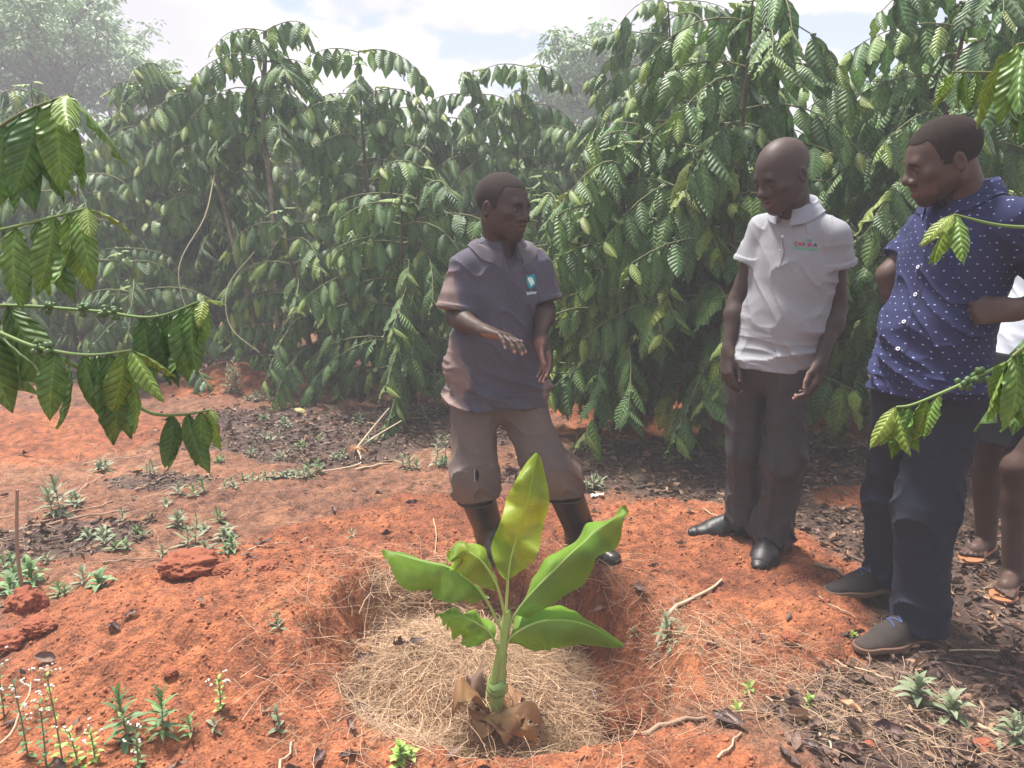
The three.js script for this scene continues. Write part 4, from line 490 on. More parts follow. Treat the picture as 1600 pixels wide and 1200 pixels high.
const CJ = { head: [-0.034, 1.52, -2.98], neck: [-0.035, 1.354, -3.05], shR: [-0.18, 1.282, -3.0], shL: [0.093, 1.286, -3.1], elR: [-0.22, 1.096, -2.96], wrR: [-0.101, 1.069, -2.78], elL: [0.137, 1.114, -3.07], wrL: [0.108, 1.03, -2.9], chest: [-0.046, 1.202, -3.06], waist: [-0.057, 0.943, -3.06], pelvis: [-0.063, 0.769, -3.06], hipR: [-0.147, 0.763, -3.05], hipL: [0.021, 0.756, -3.08], knR: [-0.164, 0.458, -3.0], anR: [-0.105, 0.07, -3.17], toeR: [-0.041, 0.071, -3.02], knL: [0.154, 0.443, -3.02], anL: [0.293, 0.062, -3.16], toeL: [0.389, 0.032, -3.03], cufR: [-0.156, 0.327, -3.03], cufL: [0.217, 0.333, -3.06] };
const WJ = { head: [1.003, 1.635, -2.93], neck: [1.092, 1.506, -3.01], shR: [1.013, 1.427, -3.12], shL: [1.214, 1.406, -2.93], elL: [1.269, 1.13, -2.97], wrL: [1.175, 0.944, -2.85], elR: [0.931, 1.142, -3.15], wrR: [0.886, 0.953, -3.08], chest: [1.11, 1.28, -3.03], waist: [1.088, 1.076, -3.04], pelvis: [1.047, 0.905, -3.05], hipL: [1.109, 0.88, -3.0], hipR: [0.99, 0.866, -3.13], knL: [1.131, 0.504, -3.02], anL: [1.147, 0.109, -3.15], toeL: [1.053, 0.074, -2.99], knR: [1.013, 0.494, -3.2], anR: [1.076, 0.118, -3.32], toeR: [0.851, 0.082, -3.3] };
const BJ = { head: [1.293, 1.646, -2.38], neck: [1.405, 1.534, -2.42], shR: [1.425, 1.428, -2.66], shL: [1.464, 1.455, -2.3], elL: [1.696, 1.277, -2.28], wrL: [1.476, 1.21, -2.22], elR: [1.309, 1.28, -2.66], wrR: [1.392, 1.124, -2.66], chest: [1.409, 1.335, -2.45], waist: [1.374, 1.109, -2.45], pelvis: [1.384, 0.935, -2.47], hipL: [1.433, 0.92, -2.42], hipR: [1.356, 0.902, -2.56], knL: [1.39, 0.528, -2.42], anL: [1.441, 0.071, -2.47], toeL: [1.263, 0.022, -2.4], knR: [1.421, 0.47, -2.7], anR: [1.484, 0.095, -2.78], toeR: [1.238, 0.033, -2.72] };
const MJ = { head: [2.045, 1.66, -2.97], neck: [2.115, 1.501, -3.0], shR: [2.055, 1.418, -3.1], shL: [2.186, 1.42, -2.92], elL: [2.289, 1.167, -2.9], wrL: [2.209, 0.963, -2.8], elR: [2.089, 1.142, -3.15], wrR: [2.104, 0.944, -3.05], chest: [2.149, 1.281, -3.02], waist: [2.119, 1.053, -3.02], pelvis: [2.085, 0.845, -3.02], hipL: [2.104, 0.833, -2.95], hipR: [2.036, 0.816, -3.08], knL: [1.992, 0.518, -2.86], anL: [2.029, 0.061, -2.86], toeL: [1.932, 0.01, -2.76], knR: [2.016, 0.453, -3.1], anR: [2.115, 0.065, -3.18], toeR: [1.966, 0.013, -3.07] };
// the man in the middle: slate polo, brown trousers over gumboots, hands out as he explains
const dark = [0.062, 0.04, 0.033], palmD = [0.26, 0.14, 0.11];
const rel = (a, b) => V(...b).sub(V(...a)).normalize();
const ortho = (d, n) => n.clone().addScaledVector(d, -n.dot(d)).normalize();
function handOf(d, n, left, curl, more = {}) { d = V(...d).normalize(); n = ortho(d, V(...n)); const s = left ? n.clone().cross(d) : d.clone().cross(n); return { d, n, s, curl, ...more }; }
{
  const polo = clothMat(0.88), tan = [0.26, 0.185, 0.155], slate = [0.088, 0.082, 0.108];
  const p = person(CJ, {
    label: 'man in a slate grey polo and brown trousers, hands held out as he explains', skin: dark, palm: palmD, face: [0.8, -0.1, 0.6], headUp: [0.05, 1, 0.02], armR: 0.98, hairMat: phys(0.036, 0.028, 0.026, 0.95, { specularIntensity: 0.3 }),
    head: { scale: 1.04, nose: 1.12, lip: 1.0, hair: 0.0014, look: [0.25, -0.02, 1], neckR: 0.055, beard: 0.35, hairline: (x, y, z) => mix(mix(-0.058, -0.012, sstep(-0.05, -0.01, z)), 0.066 + Math.max(0, Math.abs(x) - 0.035) * 0.25, sstep(0.022, 0.05, z)) - y },
    handR: handOf([0.74, -0.12, 0.66], [0.05, -0.95, 0.3], false, [[0.25, 0.3, 0.2], [0.3, 0.3, 0.2], [0.32, 0.3, 0.2], [0.3, 0.35, 0.2]], { thumb: [0.8, 0.75, 0.05], splay: [0.16, 0.03, -0.1, -0.26] }),
    handL: handOf([0.22, -0.85, 0.48], [-0.8, -0.1, 0.55], true, [[0.35, 0.25, 0.2], [0.3, 0.3, 0.2], [0.3, 0.35, 0.2], [0.3, 0.35, 0.2]], { thumb: [0.35, 0.85, 0.55] }),
    shirt: { rP: 0.2, rW: 0.188, rC: 0.178, rS: 0.05, flat: 0.66, hem: -0.035, tilt: 0.03, slR: [0.88, 0.06, 0.078], slL: [0.84, 0.06, 0.072], fold: 0.028, cuff: 0.02, vd: 0.09, vz: 0.12, mat: polo, nr: 0.06, diag: 4,
      color: (j, fr, hem) => (x, y, z) => { const q = V(x, y, z).sub(hem), a = q.dot(fr.l), b = q.dot(fr.u), c = q.dot(fr.f), d = V(x, y, z).sub(j.shR), e = V(x, y, z).sub(j.shL); let t = 0; const n = 0.02 * noise(b * 18, c * 18, 4);
        t = Math.max(t, sstep(-0.155, -0.17, a + n) * sstep(0.3, 0.2, b)); t = Math.max(t, sstep(0.155, 0.17, a + n) * sstep(0.26, 0.16, b)); t = Math.max(t, (d.dot(fr.l) < -0.045 + n && b > 0.2 ? sstep(0.0, 0.03, -d.dot(fr.l) - 0.045) : 0) * sstep(0.03, -0.03, d.dot(fr.u)), (e.dot(fr.l) > 0.06 + n && b > 0.2 ? 0.7 : 0) * sstep(0, -0.08, e.dot(fr.u))); const w = 0.75 + 0.25 * fbm(x * 20, y * 20, z * 20, 3); t *= w;
        const k = 1 + 0.1 * noise(x * 260, y * 90, z * 260) + 0.14 * fbm(x * 9, y * 9, z * 9, 3); return slate.map((v, i) => mix(v * k, tan[i] * k, t * 0.85)); },
      collar: { mat: phys(0.1, 0.088, 0.105, 0.9), open: 0.42, rx: 0.072, rz: 0.074, drop: 0.022, stand: 0.04, fallB: 0.05, fallF: 0.09, out: 0.6, up: 0.02 } },
    trousers: { rH: 0.106, rK: 0.084, rA: 0.07, rPel: 0.108, fold: 0.017, pool: 0.8, mat: clothMat(0.92), color: weave([0.145, 0.12, 0.11], 0.14, (x, y, z) => 0.5 * sstep(0.1, 0.6, fbm(x * 7 + 3, y * 7, z * 7, 3) + sstep(0.55, 0.3, y) * 0.35)),
      extra: (j, sd) => { const c = sd === 1 ? j.cufL : j.cufR; return [[cone(c.clone().add(V(0, 0.075, 0)), c.clone().add(V(0, 0.035, 0)), 0.076, 0.08), 0.07]]; }, cut: (j, sd) => (sd === 1 ? j.cufL : j.cufR), cutN: () => V(0.05, -1, 0.1).normalize() },
  });
  const { j, fr, root, shirt } = p;
  // gumboots
  for (const sd of ['L', 'R']) { const an = j['an' + sd], toe = j['toe' + sd], cuf = j['cuf' + sd].clone().add(V(0, 0.04, 0)), y0 = p.yAt(toe) - 0.004, s = shoeField(an, toe, { y0, len: 0.29, w: 1.08, top: 0.02, topR: 0.052 }), shaft = cone(cuf, V(an.x, y0 + 0.09, an.z), 0.072, 0.064), b = box3([cuf, s.P(-0.1, 0), s.P(1.1, 0)], 0.1);
    const m = mesh('gumboot', nets((x, y, z) => smax(smin(s.upper(x, y, z), shaft(x, y, z) - 0.003 * ridge(x * 9, y * 9, z * 9), 0.04), y - cuf.y, 0.006), b.min, b.max, 0.0065, (x, y, z) => { const d = sstep(-0.1, 0.45, fbm(x * 9 + 5, y * 9, z * 9, 4) + 0.25 * sstep(0.25, 0.08, y)); return [mix(0.014, 0.13, d * 0.2), mix(0.015, 0.1, d * 0.2), mix(0.014, 0.055, d * 0.2)]; }), phys(1, 1, 1, 0.36, { vertexColors: true }), root); mesh('sole', nets(s.sole, b.min, b.max, 0.006), std(0.03, 0.025, 0.022, 0.8), m); mesh('rim', new THREE.TorusGeometry(0.071, 0.006, 6, 28).rotateX(Math.PI / 2).translate(cuf.x, cuf.y - 0.055, cuf.z), std(0.03, 0.03, 0.028, 0.5), m); }
  // placket, buttons, embroidered shield with lettering, torn knee
  const dir = fr.f.clone().negate(), C = j.neck.clone().addScaledVector(fr.f, 0.35), pk = std(0.075, 0.07, 0.092, 0.9, { side: THREE.DoubleSide }), bt = phys(0.04, 0.035, 0.045, 0.35);
  mesh('placket', sheet(4, 20, (u, v) => onSurface(shirt, j.neck.clone().addScaledVector(fr.f, 0.13).addScaledVector(fr.l, (u - 0.5) * 0.028).addScaledVector(fr.u, -0.165 + (v - 0.5) * 0.13), 0.0045)), pk, p.sm);
  for (const b of [-0.12, -0.175]) buttonOn(shirt, C.clone().addScaledVector(fr.u, b), dir, 0.0055, bt, p.sm);
  const cv = document.createElement('canvas'); cv.width = 256; cv.height = 320; const g = cv.getContext('2d'); g.clearRect(0, 0, 256, 320); g.fillStyle = '#1c9aa0'; g.beginPath(); g.moveTo(38, 10); g.lineTo(128, 22); g.lineTo(218, 10); g.lineTo(222, 110); g.quadraticCurveTo(210, 185, 128, 225); g.quadraticCurveTo(46, 185, 34, 110); g.closePath(); g.fill(); g.fillStyle = '#e9fbfa'; g.beginPath(); g.moveTo(66, 48); g.lineTo(112, 40); g.lineTo(150, 62); g.lineTo(182, 110); g.lineTo(176, 165); g.lineTo(150, 150); g.lineTo(146, 184); g.lineTo(116, 168); g.lineTo(112, 130); g.lineTo(78, 134); g.lineTo(92, 104); g.lineTo(62, 92); g.closePath(); g.fill(); g.fillStyle = '#1c9aa0'; g.fillRect(98, 66, 10, 10); g.fillStyle = '#cfeef2'; g.font = 'bold 66px sans-serif'; g.textAlign = 'center'; g.fillText('beAver', 128, 300);
  const tx = new THREE.CanvasTexture(cv); tx.colorSpace = THREE.SRGBColorSpace; tx.magFilter = THREE.LinearFilter; const lm = phys(1, 1, 1, 0.8, { map: tx, transparent: true, alphaTest: 0.4 });
  const lg = patch(shirt, C.clone().addScaledVector(fr.l, 0.082).addScaledVector(fr.u, -0.132), dir, fr.l, fr.u, 0.056, 0.085, 0.002, 12, 14); { const uv = lg.attributes.uv; } mesh('emblem', lg, lm, p.sm);
  const kd = V(0.1, 0, 1).normalize(), kr = V(1, 0, -0.1).normalize(), kc = j.knR.clone().addScaledVector(kd, 0.3).add(V(0.015, 0.012, 0)); mesh('tear', patch(p.trousers, kc, kd.clone().negate(), kr, UPV, 0.02, 0.06, 0.0015, 8, 12, (u, v) => [(u - 0.5) * 0.016 * Math.sin(Math.PI * (0.06 + 0.88 * v)), (v - 0.5) * 0.045]), std(0.012, 0.01, 0.01, 0.95, { side: THREE.DoubleSide }), p.tm);
  mesh('thread', patch(p.trousers, kc.clone().addScaledVector(kr, -0.011), kd.clone().negate(), kr, UPV, 0.0025, 0.05, 0.004, 2, 10), std(0.42, 0.37, 0.34, 0.9, { side: THREE.DoubleSide }), p.tm);
  // pale bead on a dark cord at the neck
  const nc = p.H.fn, cord = []; for (let i = 0; i <= 40; i++) { const a = i / 40 * 6.283, q = j.neck.clone().addScaledVector(fr.u, 0.035 - 0.035 * Math.cos(a)).addScaledVector(fr.f, 0.09 * Math.cos(a)).addScaledVector(fr.l, 0.09 * Math.sin(a)); cord.push(onSurface(nc, q, 0.003)); } mesh('necklace', tube(cord, 0.002, 0.002, 5, false), std(0.05, 0.03, 0.02, 0.8), root); const bd = cord[36]; mesh('bead', new THREE.SphereGeometry(0.009, 10, 8).applyMatrix4(MM.makeScale(0.7, 1.4, 0.7)).translate(bd.x, bd.y, bd.z), phys(0.75, 0.7, 0.6, 0.35), root);
}
// the man in the pale grey polo
{
  const polo = clothMat(0.9), g0 = [0.285, 0.29, 0.315];
  const p = person(WJ, {
    label: 'bald smiling man in a pale grey polo and dark trousers looking down at the plant', skin: [0.06, 0.04, 0.035], palm: palmD, face: [-0.82, -0.4, 0.38], headUp: [-0.2, 1, 0.1], armR: 1.0,
    head: { scale: 1.06, nose: 1.15, lip: 1.05, smile: 0.006, open: 0.0025, slit: 0.0022, look: [0, -0.5, 1], neckR: 0.055, brow: 1, lipTone: [2.1, 1.6, 1.6] },
    handL: handOf([-0.28, -0.88, 0.38], [-0.75, 0.0, -0.5], true, [[0.4, 0.5, 0.3], [0.5, 0.55, 0.3], [0.6, 0.6, 0.35], [0.7, 0.6, 0.35]], { thumb: [0.45, 0.85, 0.35] }),
    handR: handOf([-0.08, -0.95, 0.3], [0.8, 0.0, -0.4], false, [[0.35, 0.4, 0.3], [0.4, 0.45, 0.3], [0.45, 0.5, 0.3], [0.5, 0.5, 0.3]], { thumb: [0.45, 0.85, 0.35] }),
    shirt: { rP: 0.168, rW: 0.16, rC: 0.166, rS: 0.05, flat: 0.7, hem: -0.02, tilt: -0.06, slR: [0.48, 0.06, 0.072], slL: [0.4, 0.062, 0.074], fold: 0.016, ph: 3.37, cuff: 0.022, vd: 0.07, vz: 0.1, mat: polo, diag: -3, color: () => weave(g0, 0.09),
      collar: { mat: phys(0.28, 0.295, 0.335, 0.9), open: 0.3, rx: 0.07, rz: 0.074, drop: 0.035, stand: 0.04, fallB: 0.05, fallF: 0.075, out: 0.4, up: 0.022 } },
    trousers: { rH: 0.088, rK: 0.075, rA: 0.076, rPel: 0.1, fold: 0.016, pool: 1.5, press: 0.009, mat: clothMat(0.55), color: weave([0.052, 0.05, 0.053], 0.1), cut: (j, sd) => (sd === 1 ? j.anL : j.anR).clone().add(V(0, -0.03, 0)), cutN: () => V(0, -1, 0) },
  });
  const { j, fr, shirt } = p; shoes(p, { name: 'shoe', len: 0.31, w: 1.08, point: 1, top: 0.02, crease: 0.004, mat: phys(0.016, 0.015, 0.015, 0.5), soleMat: std(0.02, 0.018, 0.017, 0.7) });
  const dir = fr.f.clone().negate(), C = j.neck.clone().addScaledVector(fr.f, 0.35);
  mesh('placket', sheet(4, 20, (u, v) => onSurface(shirt, j.neck.clone().addScaledVector(fr.f, 0.13).addScaledVector(fr.l, (u - 0.5) * 0.024).addScaledVector(fr.u, -0.155 + (v - 0.5) * 0.1), 0.0045)), phys(0.285, 0.29, 0.315, 0.9), p.sm);
  for (const b of [-0.1, -0.15]) buttonOn(shirt, C.clone().addScaledVector(fr.u, b), dir, 0.005, phys(0.75, 0.73, 0.72, 0.3), p.sm);
  const cv = document.createElement('canvas'); cv.width = 512; cv.height = 256; const g = cv.getContext('2d'); g.clearRect(0, 0, 512, 256); g.fillStyle = '#3aa06a'; g.fillRect(260, 10, 90, 8); g.fillRect(240, 26, 120, 8); g.fillRect(272, 42, 84, 8); g.font = 'bold 92px sans-serif'; g.textBaseline = 'alphabetic'; g.fillStyle = '#2a2a44'; g.fillText('C', 76, 146); g.fillText('S', 210, 146); g.fillText('A', 392, 146); g.fillStyle = '#c4304e'; g.beginPath(); g.arc(172, 116, 31, 0, 7); g.fill(); g.fillStyle = '#b03a68'; g.fillText('M', 292, 146); g.fillStyle = '#3fb874'; g.fillRect(20, 176, 470, 9); g.fillRect(70, 198, 400, 11);
  const tx = new THREE.CanvasTexture(cv); tx.colorSpace = THREE.SRGBColorSpace; tx.magFilter = THREE.LinearFilter; mesh('emblem', patch(shirt, C.clone().addScaledVector(fr.l, 0.085).addScaledVector(fr.u, -0.125), dir, fr.l, fr.u, 0.1, 0.05, 0.002, 16, 10), phys(1, 1, 1, 0.8, { map: tx, transparent: true, alphaTest: 0.4 }), p.sm);
}
// the man in the blue dotted shirt, left hand on his hip
{
  const dots = dataTex(64, 64, (u, v) => { const d = (a, b) => Math.hypot((u - a) * 1, (v - b) * 1.5), k = Math.min(d(0.25, 0.25), d(0.75, 0.75)) < 0.07; return k ? [0.64, 0.68, 0.84] : [0.185, 0.2, 0.335]; }, true);
  const navy = phys(1, 1, 1, 0.88, { map: dots, vertexColors: true, specularIntensity: 0.35 });
  const dotUV = (g, j, fr) => { const n = g.toNonIndexed(), p = n.attributes.position, q = n.attributes.normal, uv = [], S = 0.041; for (let i = 0; i < p.count; i += 3) { const m = V(0, 0, 0), c = V(0, 0, 0); for (let k = 0; k < 3; k++) { m.add(V(q.getX(i + k), q.getY(i + k), q.getZ(i + k))); c.add(V(p.getX(i + k), p.getY(i + k), p.getZ(i + k))); } const s = Math.abs(m.dot(fr.l)) > Math.abs(m.dot(fr.f)); for (let k = 0; k < 3; k++) { const v = V(p.getX(i + k), p.getY(i + k), p.getZ(i + k)); uv.push(v.dot(s ? fr.f : fr.l) / S, v.dot(fr.u) / S); } } n.setAttribute('uv', new THREE.Float32BufferAttribute(uv, 2)); return n; };
  const skin = [0.088, 0.055, 0.045];
  const p = person(BJ, {
    label: 'man in a navy blue dotted shirt and dark trousers with one hand on his hip', skin, palm: [0.3, 0.17, 0.13], face: [-0.94, -0.32, -0.14], headUp: [-0.16, 1, 0.05], armR: 1.12,
    head: { scale: 1.01, nose: 1.0, lip: 0.95, open: 0.002, look: [0, -0.6, 1], neckR: 0.062, jaw: 1.05, beard: 0.9, lipTone: [1.9, 1.4, 1.4], hair: 0.0025, slit: 0.002, hairline: (x, y, z) => mix(mix(-0.058, -0.012, sstep(-0.05, -0.01, z)), 0.066 + Math.max(0, Math.abs(x) - 0.035) * 0.25, sstep(0.022, 0.05, z)) - y },
    handL: handOf([-0.86, -0.12, -0.3], [-0.35, -0.2, -0.9], true, [[1.1, 1.2, 0.8], [1.1, 1.2, 0.8], [1.1, 1.2, 0.8], [1.1, 1.2, 0.8]], { thumb: [0.35, 0.85, 0.5] }),
    handR: handOf([0.5, -0.5, 0.2], [0.2, -0.1, -0.9], false, [[0.4, 0.4, 0.2], [0.4, 0.4, 0.2], [0.4, 0.4, 0.2], [0.4, 0.4, 0.2]]),
    shirt: { rP: 0.17, rW: 0.165, rC: 0.172, rS: 0.058, flat: 0.86, hem: -0.03, tilt: 0.0, slR: [0.7, 0.068, 0.068], slL: [0.6, 0.07, 0.08], fold: 0.023, cuff: 0.04, vd: 0.05, vz: 0.1, mat: navy, nr: 0.066, diag: 6, cell: 0.007, uv: dotUV, color: () => weave([0.95, 0.95, 0.95], 0.12), extra: (j, fr) => [[ell(0, 0, 0, 1, 1, 1), 1e-6]].slice(1).concat([[cone(j.waist.clone().addScaledVector(fr.f, 0.045), j.waist.clone().addScaledVector(fr.f, 0.035).addScaledVector(fr.u, -0.1), 0.112, 0.11), 0.06]]),
      collar: { mat: navy, geo: g => { const n = g, p = n.attributes.position, uv = n.attributes.uv; for (let i = 0; i < uv.count; i++) uv.setXY(i, uv.getX(i) * 11, uv.getY(i) * 3.4); n.setAttribute('color', new THREE.Float32BufferAttribute(new Float32Array(p.count * 3).fill(1), 3)); return n; }, open: 0.4, rx: 0.074, rz: 0.08, drop: 0.032, stand: 0.042, fallB: 0.055, fallF: 0.095, out: 0.36, up: 0.022 } },
    trousers: { rH: 0.108, rK: 0.094, rA: 0.082, rPel: 0.122, fold: 0.013, pool: 1.0, mat: clothMat(0.9), color: weave([0.022, 0.026, 0.04], 0.25), cut: (j, sd) => (sd === 1 ? j.anL : j.anR).clone().add(V(0, -0.02, 0)), cutN: () => V(0, -1, 0) },
  });
  const { j, fr, shirt } = p; shoes(p, { name: 'suede_shoe', len: 0.31, w: 1.06, top: 0.03, mat: phys(1, 1, 1, 0.95, { vertexColors: true, sheen: 0.1 }), welt: 0.009, soleH: 0.022, color: weave([0.036, 0.029, 0.026], 0.3, (x, y, z) => 0.25 * sstep(0.06, 0.02, y)), soleMat: std(0.13, 0.07, 0.045, 0.8), laces: std(0.07, 0.12, 0.32, 0.8), crease: 0.0015 });
  const dir = fr.f.clone().negate(), C = j.neck.clone().addScaledVector(fr.f, 0.45), bm = phys(0.8, 0.8, 0.82, 0.3);
  for (const b of [-0.13, -0.215, -0.3, -0.385, -0.47]) buttonOn(shirt, C.clone().addScaledVector(fr.u, b), dir, 0.0062, bm, p.sm, true);
  const seam = patch(shirt, C.clone().addScaledVector(fr.u, -0.33).addScaledVector(fr.l, 0.017), dir, fr.l, fr.u, 0.0025, 0.5, 0.0012, 2, 60); mesh('placket_seam', seam, std(0.012, 0.013, 0.03, 0.9, { side: THREE.DoubleSide }), p.sm);
}
// the woman at the edge of the picture: pale blouse, black skirt, tan sandals
{
  const skin = [0.085, 0.05, 0.04];
  const p = person(MJ, {
    label: 'woman at the far right edge in a pale blue blouse, black skirt and tan sandals', skin, palm: palmD, face: [-0.85, -0.2, 0.45], armR: 0.86, head: { scale: 0.98, lip: 1.1, neckR: 0.046, hair: 0.012, hairline: (x, y, z) => mix(mix(-0.058, -0.012, sstep(-0.05, -0.01, z)), 0.066 + Math.max(0, Math.abs(x) - 0.035) * 0.25, sstep(0.022, 0.05, z)) - y, cell: 0.0045 },
    handL: handOf([-0.2, -0.9, 0.3], [-0.8, 0, -0.4], true, [[0.3, 0.3, 0.2], [0.35, 0.3, 0.2], [0.4, 0.3, 0.2], [0.4, 0.3, 0.2]]), handR: handOf([-0.1, -0.9, 0.3], [0.8, 0, -0.4], false, [[0.3, 0.3, 0.2], [0.35, 0.3, 0.2], [0.4, 0.3, 0.2], [0.4, 0.3, 0.2]]),
    shirt: { rP: 0.165, rW: 0.142, rC: 0.152, rS: 0.052, flat: 0.74, hem: -0.02, slR: [0.55, 0.062, 0.07], slL: [0.55, 0.062, 0.07], fold: 0.012, vd: 0.06, vz: 0.09, mat: clothMat(0.85), nr: 0.055, color: () => weave([0.56, 0.6, 0.68], 0.06) },
    bare: (j, yAt) => ['L', 'R'].flatMap(s => { const an = j['an' + s], kn = j['kn' + s], toe = j['toe' + s], d = V(toe.x - an.x, 0, toe.z - an.z).normalize(), sd = UPV.clone().cross(d), y0 = Math.max(yAt(an), yAt(toe)) + 0.022, P = (t, h, w = 0) => V(an.x, y0 + h, an.z).addScaledVector(d, t).addScaledVector(sd, w), calf = kn.clone().lerp(an, 0.3).addScaledVector(d, -0.018);
      return [[cone(j['hip' + s], kn, 0.075, 0.056), 0.03], [cone(kn, calf, 0.054, 0.056), 0.03], [cone(calf, an, 0.054, 0.031), 0.03], [cone(an, P(-0.03, 0.022), 0.032, 0.026), 0.02], [cone(an, P(0.09, 0.025), 0.03, 0.026), 0.02], [cone(P(-0.03, 0.018), P(0.1, 0.015), 0.024, 0.032), 0.02], ...[-0.03, -0.014, 0.001, 0.015, 0.028].map((w, i) => [cone(P(0.11, 0.012, (s === 'L' ? -1 : 1) * w), P(0.165 - 0.012 * Math.abs(i - (i < 2 ? 0.5 : 0)) , 0.008, (s === 'L' ? -1 : 1) * w * 1.1), 0.0105, i === 0 ? 0.011 : 0.0078), 0.006])]; }),
  });
  const { j, fr, root } = p, top = j.pelvis.clone().addScaledVector(fr.u, 0.1), hemY = j.knL.y + 0.075, sk = union([[flat(j.pelvis.clone().addScaledVector(fr.u, 0.06), j.pelvis, 0.145, 0.172, fr.f, 0.76), 0.03], [flat(j.pelvis, j.knL.clone().lerp(j.knR, 0.5), 0.172, 0.165, fr.f, 0.85), 0.05]]), sb = box3([top, j.hipL, j.hipR, j.knL, j.knR], 0.2);
  mesh('skirt', nets((x, y, z) => smax(smax(sk(x, y, z) - 0.01 * ridge(x * 9, y * 1.8, z * 9), hemY - y, 0.005), y - top.y, 0.005), sb.min, sb.max, 0.008), phys(0.01, 0.01, 0.013, 0.9, { specularIntensity: 0.3 }), root);
  const tanM = phys(0.36, 0.15, 0.07, 0.5), soleM = std(0.12, 0.07, 0.045, 0.8);
  for (const s of ['L', 'R']) { const an = j['an' + s], toe = j['toe' + s], d = V(toe.x - an.x, 0, toe.z - an.z).normalize(), sd = UPV.clone().cross(d), y0 = Math.max(p.yAt(an), p.yAt(toe)) + 0.004, P = (t, h, w = 0) => V(an.x, y0 + h, an.z).addScaledVector(d, t).addScaledVector(sd, w), b = box3([P(-0.08, 0), P(0.2, 0)], 0.07), o2 = union([[cone(P(-0.04, 0), P(0.04, 0), 0.032, 0.03), 0.02], [cone(P(0.04, 0), P(0.13, 0), 0.03, 0.046), 0.02], [cone(P(0.13, 0), P(0.155, 0), 0.046, 0.04), 0.02]]);
    const m = mesh('sandal', nets((x, y, z) => smax(smax(o2(x, y0, z), y - y0 - 0.016, 0.003), y0 - y, 0.003), b.min, b.max, 0.005), tanM, root);
    const strap = (c0, r0, tilt, w, hgt) => { const g = sheet(28, 3, (a, v) => { const t = a * Math.PI * (hgt ? 1 : 2) - (hgt ? 0 : 0), q = c0.clone().addScaledVector(sd, Math.cos(t) * r0[0]).add(V(0, Math.sin(t) * r0[1], 0)).addScaledVector(d, (v - 0.5) * w + tilt * Math.sin(t)); return q; }); mesh('strap', g, phys(0.36, 0.15, 0.07, 0.5), m); };
    strap(P(0.1, 0.012), [0.042, 0.042], -0.012, 0.022, 1); strap(P(0.075, 0.012), [0.04, 0.05], 0.014, 0.014, 1);
    const g = sheet(32, 3, (a, v) => { const t = a * 6.283; return an.clone().add(V(0, 0.022 + (v - 0.5) * 0.014, 0)).addScaledVector(sd, Math.cos(t) * 0.036).addScaledVector(d, Math.sin(t) * 0.038); }); mesh('strap', g, tanM, m); const bk = an.clone().add(V(0, 0.022, 0)).addScaledVector(sd, 0.037 * (s === 'L' ? -1 : 1)); mesh('buckle', new THREE.TorusGeometry(0.008, 0.002, 5, 14).applyMatrix4(new THREE.Matrix4().lookAt(sd, V(0, 0, 0), UPV).setPosition(bk)), phys(0.5, 0.4, 0.25, 0.3, { metalness: 0.9 }), m); }
}

